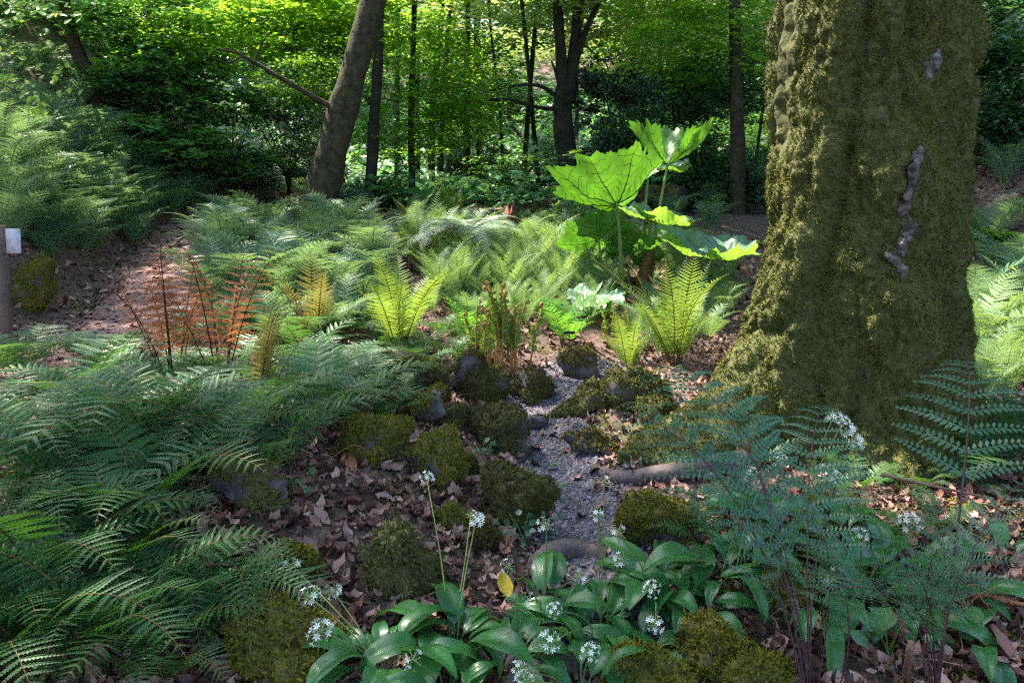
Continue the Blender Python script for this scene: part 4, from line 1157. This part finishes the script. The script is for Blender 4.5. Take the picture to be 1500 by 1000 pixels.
# ------------------------------------------------------------------ giant-leaved plant
def gunnera_leaf(size, cup, seed, wave=.12):
    g = np.random.default_rng(seed)
    nt, nr = 141, 22
    th = np.linspace(R(-158), R(158), nt)
    lob = np.radians([-138, -92, -46, 0, 46, 92, 138])
    rad = np.ones(nt) * .78
    for k, a in enumerate(lob):
        am = [.24, .34, .40, .44, .40, .34, .24][k]
        rad = np.maximum(rad, .72 + am * .62 * np.exp(-((th - a) / .30) ** 2))
    rad = rad * (1 + .06 * np.abs(np.sin(th * 15)) + .04 * np.abs(np.sin(th * 41)) + .07 * noise(np.stack([th * 9, th * 0 + seed, th * 0], -1)))
    r = np.linspace(.02, 1, nr)
    RR = r[:, None] * rad[None]
    near = np.min(np.abs(th[None] - lob[:, None]), 0)
    fold = .5 + .5 * np.cos(np.clip(near / R(23), 0, 1) * math.pi)            # 1 on a vein, 0 between veins
    z = cup * RR ** 1.5 - .19 * fold[None] * RR ** 1.0 + wave * noise(np.stack([RR * 4 * np.cos(th)[None] + seed, RR * 4 * np.sin(th)[None], 0 * RR], -1)) * RR
    z = z + .018 * np.sin(RR * 38 - near[None] * 26) * (1 - fold[None] * .6)
    z = z + .10 * RR ** 3 * noise(np.stack([np.broadcast_to(th * 2.2, RR.shape), 0 * RR + seed * 2.2, 0 * RR], -1))
    V = np.stack([RR * np.sin(th)[None], RR * np.cos(th)[None], z], -1) * size
    me = mk('leaf', V.reshape(-1, 3), grid_faces(nr, nt), M['gunnera'], True)
    mb = MB()
    for a in lob:
        j = int(np.argmin(np.abs(th - a)))
        pts = V[:, j] - np.array([0, 0, .010]) * size
        add_tube(mb, pts, np.linspace(.016, .003, nr) * size, 5)
        for s in range(5, nr - 3, 3):
            for q in (-1, 1):
                js = np.clip(j + q * np.arange(0, 11), 0, nt - 1)
                ss = np.clip(s + (np.arange(11) * .42).astype(int), 0, nr - 1)
                add_tube(mb, V[ss, js][::2] - np.array([0, 0, .006]) * size, np.linspace(.006, .002, 6) * size, 4)
    rib = mb.mesh('rib', M['rib_green'], True)
    return me, rib

gb = at(925, 425, 7.4); gb[2] = hz(gb[0], 7.4)
gun = thing('giant_leaf_plant', gb, 'giant rhubarb like plant with huge backlit lobed leaves on tall stalks', 'plant')
def gleaf(apex, n, fwd, size, cup, stem_from, seed, blue=False, rs=.022):
    me, rib = gunnera_leaf(size, cup, seed)
    if blue:
        me.materials[0] = M['gunnera_blue']
    n = Vector(n).normalized(); f = Vector(fwd); f = (f - n * f.dot(n)).normalized(); s = f.cross(n)
    rot = Matrix((s, f, n)).transposed()
    a = apex - gb
    o = link('leaf', me, gun, a, rot.to_euler())
    link('rib', rib, o)
    b = stem_from - gb; b[2] = hz(stem_from[0], stem_from[1]) - gb[2] - .05
    mid = (a + b) / 2 + np.array([(a - b)[0] * -.12, 0, .03])
    link('stalk', limb_mesh('stalk', [b, mid, a - np.array(n) * .01], rs, rs * .62, M['stalk_green'], seed, 8, 0, 22, .12), gun)
gleaf(at(903, 298, 7.0), (-.20, .46, .86), (-.9, -.15, .3), .56, .78, at(912, 430, 7.1), 1, rs=.026)
gleaf(at(978, 240, 7.7), (.06, .06, 1.0), (.1, 1, .1), .44, 1.15, at(952, 410, 7.6), 2)
gleaf(at(950, 250, 8.1), (-.1, -.2, .95), (-.4, .8, .1), .50, .25, at(940, 400, 8.0), 3, True)
gleaf(at(876, 350, 7.3), (-.25, .62, .7), (-.2, -.4, .8), .40, .3, at(886, 425, 7.3), 4, rs=.016)
gleaf(at(922, 372, 7.5), (.15, .62, .7), (.1, -.4, .8), .36, .3, at(920, 420, 7.5), 5, rs=.014)
gleaf(at(952, 322, 7.6), (.2, -.05, .95), (.9, .5, .1), .48, .35, at(950, 415, 7.6), 6, True)
gleaf(at(1032, 376, 7.0), (.12, -.12, .98), (.5, .7, .2), .50, .50, at(968, 420, 7.2), 7, True)
gleaf(at(872, 432, 6.6), (-.1, -.25, .9), (-.5, -.5, 0), .30, .1, at(880, 450, 6.7), 8, True, rs=.012)
gleaf(at(880, 332, 7.9), (-.3, .4, .8), (-.8, .2, .3), .34, .3, at(890, 415, 7.8), 9, rs=.014)
mb = MB()
add_tube(mb, spline([(.12, .1, -.1), (.13, .1, .15), (.18, .08, .42)], 14), np.linspace(.085, .05, 14), 10, wob=.7, seed=4)
link('crown_base', mb.mesh('crown_base', M['stalk_brown'], True), gun)

# ------------------------------------------------------------------ wild garlic
def garlic_leaf_mesh(L, a0, a1, seed, wid=.16):
    g = np.random.default_rng(seed)
    K = 20
    t = np.linspace(0, 1, K)
    a = np.radians(a0 + (a1 - a0) * t ** 1.2)
    T = np.stack([0 * a, np.cos(a), np.sin(a)], -1)
    P = np.concatenate([[[0, 0, 0]], np.cumsum((T[1:] + T[:-1]) / 2, 0)]) * L / (K - 1)
    N = np.stack([0 * a, -np.sin(a), np.cos(a)], -1)
    u = np.clip((t - .30) / .70, 0, 1)
    w = L * wid * np.sin(np.pi * u ** .72) ** .8 + L * .010
    v = np.linspace(-1, 1, 9)
    rip = .10 * np.sin(t[:, None] * (11 + seed % 4) + seed + 1.3 * np.sign(v)[None]) * np.abs(v)[None] ** 2
    tw = g.normal(0, .25) * t
    S = np.stack([np.cos(tw), 0 * tw, np.sin(tw)], -1)
    V = P[:, None] + S[:, None] * (w[:, None] * v[None])[..., None] + N[:, None] * (w[:, None] * (.30 * np.abs(v)[None] - .10 * v[None] ** 4 + rip))[..., None]
    return mk('leaf', V.reshape(-1, 3), grid_faces(K, 9), M['garlic'], True)
def garlic_marks():
    n, l = M['garlic'].node_tree.nodes, M['garlic'].node_tree.links
    p = n["Principled BSDF"]
    src = p.inputs["Base Color"].links[0].from_socket
    sp_ = nz(n, l, 26, 3)
    rp = ramp(n, l, sp_.outputs["Fac"], [(.72, (0, 0, 0)), (.76, (1, 1, 1))])
    mx = n.new("ShaderNodeMix"); mx.data_type = 'RGBA'
    l.new(rp.outputs[0], mx.inputs[0]); l.new(src, mx.inputs[6]); mx.inputs[7].default_value = (.16, .19, .06, 1)
    l.new(mx.outputs[2], p.inputs["Base Color"])
    wv = n.new("ShaderNodeTexWave"); wv.inputs["Scale"].default_value = 26; wv.inputs["Distortion"].default_value = 1.2
    tc = n.new("ShaderNodeTexCoord"); l.new(tc.outputs["Object"], wv.inputs["Vector"])
    bp = n.new("ShaderNodeBump"); bp.inputs["Strength"].default_value = .10; bp.inputs["Distance"].default_value = .01
    l.new(wv.outputs["Fac"], bp.inputs["Height"]); l.new(bp.outputs[0], p.inputs["Normal"])
garlic_marks()
GL = [garlic_leaf_mesh(1.0, 62 + 8 * math.sin(k * 2.1), -62 + 34 * math.sin(k * 1.3), k, .125 + .02 * math.cos(k)) for k in range(8)]

def umbel_mesh(seed, nf=17, r=.030, full=1.0):
    g = np.random.default_rng(seed)
    mb = MB()
    for i in range(nf):
        ph = math.acos(1 - 1.45 * (i + .5) / nf); a = i * 2.4 + g.normal(0, .2)
        d = np.array([math.sin(ph) * math.cos(a), math.sin(ph) * math.sin(a), math.cos(ph)])
        rr = r * (.8 + .35 * g.random())
        add_tube(mb, np.array([[0, 0, 0], d * rr * .5, d * rr]), .0008, 4, 1, cap=False)
        if g.random() < full:
            R_ = frames(d[None] + g.normal(0, .15, (1, 3)), np.array([g.random() * 6]))[0]
            for k in range(6):
                b = k * 1.047
                e = np.array([math.cos(b), math.sin(b), .45]); s = np.array([-math.sin(b), math.cos(b), 0])
                q = np.array([[0, 0, 0], e * .006 + s * .0022, e * .0115, e * .006 - s * .0022])
                mb.add(q @ R_.T + d * rr, [[0, 1, 2, 3]], 0)
        V, F = (ICO1[0] * .0024 + d * rr, ICO1[1])
        mb.add(V, F, 1)
    return mb.mesh('flower_head', [M['white'], M['umbel_green']])
ICO1 = icos(1)
UM = [umbel_mesh(k, 15 + 3 * k, .028, .95 - .2 * k) for k in range(3)]
UMG = [umbel_mesh(9 + k, 15, .026, .25) for k in range(2)]

def garlic(px, py, n, L, label, Y=None, heads=(), az=None, group='wild garlic plants'):
    p = gnd(px, py) if Y is None else np.array([at(px, py, Y)[0], Y, hz(at(px, py, Y)[0], Y)])
    r = random.Random(int(px * 3 + py))
    root = thing('garlic_plant', p, label, 'plant', group)
    a0 = r.random() * 6.28
    for k in range(n):
        A = a0 + k * 2.4 + r.uniform(-.3, .3) if az is None else r.uniform(*az)
        d = r.random() * .06
        link('leaf', GL[r.randrange(8)], root, (d * math.cos(A), d * math.sin(A), 0), (r.uniform(-.2, .25), r.uniform(-.3, .3), A - 1.57), L * r.uniform(.55, 1.2))
    for i, (hx, hy, hY, kind) in enumerate(heads):
        q = at(hx, hy, hY) - p
        st = link('flower_stalk', limb_mesh('flower_stalk', [(r.uniform(-.03, .03), 0, -.01), q * np.array([.42, .42, .55]), q], .0030, .0022, M['stalk_green'], i, 6, 0, 12, 0), root)
        dirn = Vector(q) + Vector((0, 0, .5 * abs(q[2]) + .1))
        link('flower_head', (UM if kind else UMG)[i % (3 if kind else 2)], st, q, dirn.to_track_quat('Z', 'Y').to_euler(), r.uniform(.7, 1.15))
garlic(560, 985, 17, .30, 'broad leaved garlic clump at the bottom left of the plants, leaves fanning over moss', heads=[(430, 830, 2.35, 0), (455, 875, 2.2, 1), (490, 868, 2.3, 1), (470, 925, 2.0, 1)])
garlic(665, 960, 13, .32, 'garlic clump with upright leaves before the dome shaped hummock', heads=[(625, 700, 2.7, 1), (690, 755, 2.6, 0), (697, 762, 2.5, 1)])
garlic(655, 1030, 12, .27, 'garlic clump hanging leaves at the bottom edge', heads=[(605, 965, 1.85, 0)])
garlic(800, 905, 12, .27, 'garlic clump at the end of the gravel path', heads=[(775, 880, 2.2, 0), (800, 770, 2.5, 0), (850, 845, 2.2, 0), (745, 830, 2.3, 0)])
garlic(880, 940, 16, .33, 'garlic clump with wide spotted leaves in the centre bottom', heads=[(812, 893, 2.1, 1), (885, 705, 2.5, 0), (875, 755, 2.4, 0), (910, 820, 2.2, 0), (805, 940, 1.95, 1)])
garlic(960, 890, 14, .32, 'garlic clump under the mossy rock by the gravel', heads=[(955, 862, 2.2, 1), (960, 915, 2.0, 1), (905, 780, 2.4, 0)])
garlic(1065, 850, 14, .34, 'garlic clump with tall folded leaves below the buttress', heads=[(1140, 672, 2.7, 1), (1100, 700, 2.6, 1)])
garlic(1150, 820, 12, .38, 'garlic clump in front of the mossy trunk holding the large white umbels', heads=[(1235, 618, 2.9, 1), (1255, 650, 2.85, 1), (1215, 692, 2.6, 1), (1225, 700, 2.7, 1), (1245, 635, 2.8, 1), (1220, 612, 2.85, 1)])
garlic(1260, 880, 12, .34, 'garlic clump behind the dark fern stalks', heads=[(1332, 765, 2.4, 1), (1260, 785, 2.3, 1), (1215, 845, 2.2, 0)])
garlic(740, 985, 12, .26, 'garlic clump left of the purple grey root')
garlic(930, 975, 10, .28, 'garlic clump rising behind the broad golden mound')
garlic(1010, 900, 12, .30, 'garlic clump between gravel rock and seedling leaves')
garlic(1190, 900, 12, .32, 'garlic clump among the stalks of the dark stalked fern')
garlic(1235, 800, 10, .34, 'garlic clump at the foot of the mossy trunk')
garlic(1310, 850, 9, .32, 'garlic clump right of the large white umbels')
garlic(1400, 880, 8, .28, 'garlic clump beside the pale dead stick')
garlic(1110, 790, 9, .28, 'garlic clump right under the trunk buttress')
garlic(1470, 830, 7, .28, 'garlic clump at the right edge below the sunlit ferns')
garlic(1330, 910, 9, .28, 'garlic clump right of the dark fern stalks')
garlic(850, 1030, 9, .24, 'garlic clump at the bottom edge beside the worn root', heads=[(865, 955, 1.9, 1), (760, 980, 1.85, 1), (770, 1000, 1.8, 1)])
garlic(1090, 1000, 12, .13, 'low seedling garlic leaves on the golden mossy mound')
garlic(1440, 960, 7, .24, 'sparse garlic leaves in the litter at the right edge')
garlic(700, 660, 4, .10, 'tiny garlic seedling on the square mossy rock')
garlic(785, 690, 4, .12, 'garlic seedling sprouting beside the gravel')

# ------------------------------------------------------------------ roots, logs, stump
def log_thing(name, label, pts, r0, r1, mat, ns=12, seed=0, moss=None, tuft=.02, cat='root', wob=.35):
    pts = [np.asarray(p, float) for p in pts]
    b = pts[0]
    root = thing(name, b, label, cat)
    Q = spline([p - b for p in pts], 40)
    V, F, T = tube(Q, r0 + (r1 - r0) * np.linspace(0, 1, 40), ns, wob=wob, seed=seed)
    mb = MB(); mb.add(V, F); mb.F.setdefault((0, 3), []).append(T)
    V0, F0, T0 = tube(Q[:2][::-1], r0, ns, wob=0)
    link('wood', mb.mesh('wood', mat, True), root)
    if moss:
        g = np.random.default_rng(seed)
        kp = lambda P, N: (N[:, 2] > -.1) & (noise(P * 5 + seed) > -.35)
        tag(link('moss', moss_mesh('moss', V, F, 5000, tuft, M[moss], g, kp), root), kind='stuff')
def G(px, py, dz=0.0):
    p = gnd(px, py); p[2] += dz
    return p
log_thing('mossy_log', 'short dark mossy log lying left of the humped rocks', [G(553, 548, .06), G(590, 555, .08), G(640, 566, .05)], .10, .08, M['bark_dark'], seed=3, moss='moss_brown', cat='log')
log_thing('worn_root', 'smooth worn root crossing the gravel beside the buttress', [G(1090, 690, .05), G(1000, 700, .03), G(950, 705, .02), G(915, 705, .01), G(880, 690, -.02), G(862, 680, -.05)], .06, .035, M['root'], seed=4)
log_thing('worn_root', 'second smooth root lump lower on the gravel edge', [G(1050, 735, -.03), G(985, 738, .0), G(945, 738, .01), G(915, 732, -.01), G(893, 728, -.05)], .065, .03, M['root'], seed=5)
log_thing('worn_root', 'worn grey root at the lower end of the gravel', [G(880, 815, -.03), G(840, 812, .01), G(800, 822, .01), G(765, 848, -.03)], .055, .04, M['root'], seed=6)
log_thing('worn_root', 'purple grey root among garlic at the bottom edge', [G(870, 975, -.02), G(820, 985, .02), G(770, 1000, .02), G(720, 1030, -.02)], .05, .04, M['root'], seed=7)
log_thing('fallen_log', 'mossy fallen log lying across behind the giant leaves', [at(745, 318, 10.5), at(810, 308, 10.6), at(880, 304, 10.8), at(950, 288, 11), at(1000, 280, 11.3)], .17, .12, M['bark_dark'], seed=8, moss='moss_brown', tuft=.04, cat='log')
log_thing('fallen_branch', 'thin grey dead branch slanting in the wood left of the forked tree', [at(750, 185, 17), at(772, 212, 16.8), at(785, 228, 16.6)], .04, .025, M['bare'], ns=6, seed=9, cat='branch', wob=.1)
log_thing('fallen_branch', 'thin pale dead stick lying right in front of the mossy trunk', [at(1290, 694, 2.9), at(1370, 712, 2.8), at(1455, 730, 2.75)], .008, .005, M['twig'], ns=6, seed=10, cat='branch', wob=.1)
log_thing('broken_stick', 'upright broken pale stick at the bottom under the fern stalks', [G(1325, 1000), at(1332, 960, 1.95), at(1335, 938, 1.96)], .010, .008, M['twig'], ns=7, seed=12, cat='stick', wob=.2)
# stump
def stump():
    p = at(728, 350, 9.6); p[2] = hz(p[0], 9.6)
    root = thing('tree_stump', p, 'broken reddish brown rotten stump behind the silver tree fern', 'stump')
    th = np.linspace(0, 6.283, 40, endpoint=False); zz = np.linspace(-.1, 1, 22)
    TH, ZZ = np.meshgrid(th, zz)
    top = .16 + .26 * np.clip(np.cos(TH - .3), -.4, 1) + .07 * noise(np.stack([np.cos(TH) * 6, np.sin(TH) * 6, 0 * TH], -1))
    r = .20 * (1 + .5 * np.exp(-ZZ * 3)) * (1 + .18 * np.sin(TH * 5) + .12 * noise(np.stack([TH * 4, ZZ * 1.5, 0 * TH], -1)))
    V = np.stack([r * np.cos(TH) * 1.1, r * np.sin(TH), ZZ * np.maximum(top, .05) * 1.25], -1).reshape(-1, 3)
    F = grid_faces(22, 40, True)
    inn = np.stack([.45 * r[-1] * np.cos(th), .45 * r[-1] * np.sin(th), .5 * top[-1]], -1)
    n0 = len(V); V = np.concatenate([V, inn, [[0, 0, .08]]])
    rim = np.array([[21 * 40 + i, 21 * 40 + (i + 1) % 40, n0 + (i + 1) % 40, n0 + i] for i in range(40)])
    flo = np.array([[n0 + i, n0 + (i + 1) % 40, n0 + 40] for i in range(40)])
    link('wood', mk('wood', V, [np.concatenate([F, rim]), flo], M['stump'], True), root)
stump()
# twigs
def twigs(label, px, py, n, seed, s=.25):
    p = gnd(px, py); r = np.random.default_rng(seed)
    root = thing('dead_twigs', p, label, 'twigs')
    for k in range(n):
        a = r.random() * 6.28
        d = np.array([math.cos(a), math.sin(a), .25])
        o = np.array([r.normal(0, s * .4), r.normal(0, s * .4), 0])
        z0 = .06 + .08 * r.random()
        link('twig', limb_mesh('twig', [o + [0, 0, z0], o + d * s * .4 + [0, 0, z0 + .04], o + d * s * np.array([.9, .9, .2]) + [r.normal(0, .03), 0, z0]], .003, .0012, M['litter_red'], k, 5, 0, 10, 0), root)
twigs('tangle of rusty dead twigs on the low mossy mound', 540, 668, 14, 3)
twigs('thin dead twigs in the litter at the right edge', 1440, 900, 8, 4, .2)

# large single fallen leaves
def bigleaf(px, py, L, mat, label, tilt=(0.1, 0.1), rz=0.0, wid=.30, lift=.03):
    p = gnd(px, py)
    K, W = 14, 7
    t = np.linspace(0, 1, K); v = np.linspace(-1, 1, W)
    w = wid * np.sin(np.pi * np.clip(t, .02, 1) ** .9) ** .8
    V = np.stack([w[:, None] * v[None], (t[:, None] - .5) + 0 * v[None], .10 * np.abs(v)[None] * (.5 + t[:, None]) + .10 * (t[:, None] - .5) ** 2 + .015 * np.sin(t[:, None] * 20) * np.abs(v)[None]], -1) * L
    tag(link('fallen_leaf', mk('fallen_leaf', V.reshape(-1, 3), grid_faces(K, W), mat, True), None, p + np.array([0, 0, lift]), (tilt[0], tilt[1], rz)), label, 'leaf')
bigleaf(1465, 905, .20, M['litter_red'], 'long red brown fallen leaf at the right edge', (.1, .2), 1.45, .16, .05)
bigleaf(1468, 965, .13, M['litter'], 'curled mauve fallen leaf below the long red brown one', (.5, .3), .4, .28, .04)
bigleaf(322, 905, .10, M['litter'], 'pale pink fallen leaf on the large mossy hummock', (.3, .2), 2.2, .2, .16)
bigleaf(515, 690, .10, M['litter_red'], 'orange brown fallen leaf on the slope beneath the twiggy mound', (.5, .1), .3, .25)
bigleaf(738, 905, .09, M['yellow'], 'withered yellow leaf in the garlic before the worn root', (.6, .3), .5, .35, .12)
bigleaf(1478, 470, .10, M['yellow'], 'yellow leaf caught above the sunlit ferns right', (.4, .2), .5, .3, .45)

# ------------------------------------------------------------------ posts, plant labels
def box(mb, c, s, m=0):
    c, s = np.asarray(c, float), np.asarray(s, float) / 2
    b = min(s) * .12
    V = []
    for z in (-1, 1):
        for (x, y) in ((-1, -1), (1, -1), (1, 1), (-1, 1)):
            V.append(c + np.array([x * (s[0] - b), y * (s[1] - b), z * s[2]]))
    for z in (-1, 1):
        for (x, y) in ((-1, -1), (1, -1), (1, 1), (-1, 1)):
            V.append(c + np.array([x * s[0], y * s[1], z * (s[2] - b)]))
    mb.add(V, [[3, 2, 1, 0], [4, 5, 6, 7], [8, 9, 13, 12], [9, 10, 14, 13], [10, 11, 15, 14], [11, 8, 12, 15]] +
           [[0, 1, 9, 8], [1, 2, 10, 9], [2, 3, 11, 10], [3, 0, 8, 11], [12, 13, 5, 4], [13, 14, 6, 5], [14, 15, 7, 6], [15, 12, 4, 7]], m)
Yp = 5.6
p = at(3, 462, Yp); p[2] = hz(p[0], Yp)
top = at(3, 330, Yp)[2] - p[2]
post = thing('sign_post', p, 'square timber post with a pale tag at the left edge', 'post')
mb = MB(); box(mb, (0, 0, top / 2 - .1), (.095, .095, top + .2)); link('timber', mb.mesh('timber', M['post']), post)
q = at(20, 353, Yp - .05) - p
mb = MB(); box(mb, q + np.array([.0, 0, 0]), (.105, .012, .185)); link('tag_plate', mb.mesh('tag_plate', M['label_white']), post)
def plant_label(px, py, Y, w, h, label, mat):
    p = at(px, py, Y); gz = hz(p[0], Y)
    root = thing('plant_label', (p[0], Y, gz), label, 'label')
    hh = p[2] - gz
    mb = MB(); add_tube(mb, np.array([[0, .01, -.05], [0, .01, hh * .5], [0, .006, hh]]), .004, 6); link('stake', mb.mesh('stake', M['label_black']), root)
    mb = MB(); box(mb, (0, 0, hh), (w, .006, h)); o = link('plate', mb.mesh('plate', M[mat]), root)
plant_label(834, 487, 5.5, .085, .022, 'small black plant label on a stake above the blackish stone', 'label_black')
plant_label(755, 326, 10.2, .09, .05, 'small pale plant label beside the rotten stump', 'label_white')

# ------------------------------------------------------------------ maple-leaved bush, overhanging twigs, small herbs
def leafy(name, label, cat, base, branches, tpl, size, mat, seed, per, rise=.0, group=None, droop=.0, rbr=.012, face=(-.25, 1.0)):
    """branches: world polylines; leaves are set along them as parts that share meshes"""
    r = np.random.default_rng(seed)
    b = np.asarray(base, float)
    root = thing(name, b, label, cat, group)
    meshes = [mk('leaf', tpl[0] * np.array([1, 1, k]), tpl[1], mat) for k in (.6, 1.0, 1.8)]
    for br in branches:
        Q = spline([np.asarray(p) - b for p in br], 20)
        mb = MB(); add_tube(mb, Q, np.linspace(rbr, rbr * .3, 20), 5)
        link('branch', mb.mesh('branch', M['bark_dark'], True), root)
        for k in range(per):
            t = .25 + .75 * (k + r.random() * .6) / per
            i = min(19, int(t * 19))
            off = r.normal(0, size * .75, 3) * np.array([1, 1, .45])
            nrm = np.array([[r.normal(0, .3), face[0] + r.normal(0, .3), face[1]]])
            R_ = Matrix(frames(nrm, np.array([r.random() * 6.28]))[0])
            link('leaf', meshes[k % 3], root, Q[i] + off + [0, 0, -droop * size], R_.to_euler(), size * r.uniform(.7, 1.2))
gg = lambda px, py, Y: at(px, py, Y)
leafy('maple_bush', 'spreading maple leaved bush with layered sunlit leaves over the fallen log', 'bush', onground(800, 11.2),
      [[onground(800, 11.2), gg(795, 290, 11), gg(770, 262, 10.8), gg(720, 245, 10.6)], [onground(800, 11.2), gg(780, 295, 10.8), gg(735, 285, 10.4), gg(672, 282, 10.2)],
       [onground(800, 11.2), gg(805, 270, 11), gg(800, 235, 10.9), gg(770, 225, 10.8)], [onground(800, 11.2), gg(815, 285, 10.6), gg(825, 262, 10.2), gg(850, 250, 10)],
       [gg(790, 290, 10.9), gg(760, 295, 10.2), gg(715, 308, 9.8)], [gg(800, 250, 11), gg(830, 230, 10.6), gg(880, 215, 10.4)], [onground(800, 11.2), gg(825, 300, 10.3), gg(845, 302, 10), gg(856, 312, 9.9)],
       [gg(790, 280, 10.6), gg(750, 262, 10.2), gg(700, 268, 9.9)], [gg(800, 270, 10.6), gg(835, 282, 10), gg(860, 285, 9.8)]], MP, .17, M['viburnum'], 5, 17)
OVR = [
    ('overhanging beech twig entering at the top left corner', [gg(-60, -20, 6.0), gg(0, 8, 6.0), gg(60, 15, 6.0), gg(118, 25, 6.0)], 26),
    ('overhanging beech twig along the left edge near the top', [gg(-60, 20, 6.0), gg(-10, 30, 6.0), gg(30, 25, 6.0)], 14),
    ('overhanging beech twig drooping below the corner twig', [gg(-60, 50, 6.0), gg(0, 72, 6.0), gg(50, 100, 6.0), gg(108, 142, 6.0)], 26),
    ('lowest overhanging beech twig drooping over the fern bank', [gg(-60, 95, 6.0), gg(0, 122, 6.0), gg(45, 145, 6.0), gg(85, 172, 6.0)], 26),
]
for i, (lab, br, n) in enumerate(OVR):
    leafy('beech_twig', lab, 'twig', br[0], [br], OV, .068, M['beech'], 60 + i, n, group='overhanging beech twigs', rbr=.006, face=(-.9, .6))
# rounder small herbs
def herb(px, py, n, size, label, spread=.09, mat='ivy', hgt=.1):
    p = gnd(px, py); r = np.random.default_rng(int(px))
    root = thing('small_herb', p, label, 'plant')
    me = mk('leaf', tpl_oval_t()[0] * np.array([1.25, .9, 1]), tpl_oval_t()[1], M[mat])
    for k in range(n):
        o = np.array([r.normal(0, spread), r.normal(0, spread * .5), hgt * r.random() + .02])
        nrm = np.array([[r.normal(0, .4), -.5 + r.normal(0, .3), 1]])
        mb_ = None
        link('leaf', me, root, o, Matrix(frames(nrm, np.array([r.random() * 6.28]))[0]).to_euler(), size * r.uniform(.7, 1.2))
    mb = MB()
    for k in range(5):
        a = k * 1.3
        add_tube(mb, spline([(0, 0, -.01), (.03 * math.cos(a), .03 * math.sin(a), hgt * .6), (spread * math.cos(a), spread * .5 * math.sin(a), hgt)], 8), .0012, 4)
    link('stem', mb.mesh('stem', M['stalk_green']), root)
herb(768, 800, 24, .034, 'small round leaved ivy trailing at the foot of the flat topped rock', .075, hgt=.13)
herb(740, 580, 8, .03, 'tiny pale leaved weed on the square mossy rock', .04, hgt=.1)
herb(440, 725, 7, .035, 'tiny weed in the litter beside the shadowed rock', .05)
herb(715, 672, 6, .04, 'tiny weed on the edge of the square rock', .03)
herb(1375, 940, 10, .06, 'toothed green seedling leaves at the bottom right', .09, 'viburnum', .12)
herb(1300, 960, 8, .07, 'rounded bramble leaves under the dark fern stalks', .08, 'viburnum', .14)
# blue flower beside the gravel
p = gnd(806, 728)
bf = thing('blue_flower', p, 'single blue flower with strap leaves beside the gravel', 'flower')
for k in range(5):
    link('leaf', GL[k], bf, (0, 0, 0), (.2, 0, k * 1.2), (.09, .16, .16))
mb = MB(); add_tube(mb, spline([(0, 0, 0), (0, .01, .05), (-.005, 0, .10)], 8), .002, 5); link('stalk', mb.mesh('stalk', M['stalk_green']), bf)
V, F = spread_template(*tpl_quad(), np.array([[.0, 0, .105]] * 6), frames(np.array([[math.cos(a), math.sin(a), .5] for a in np.arange(6) * 1.05]), np.arange(6) * 1.0), np.full(6, .025))
link('petals', mk('petals', V, F, M['blue']), bf)
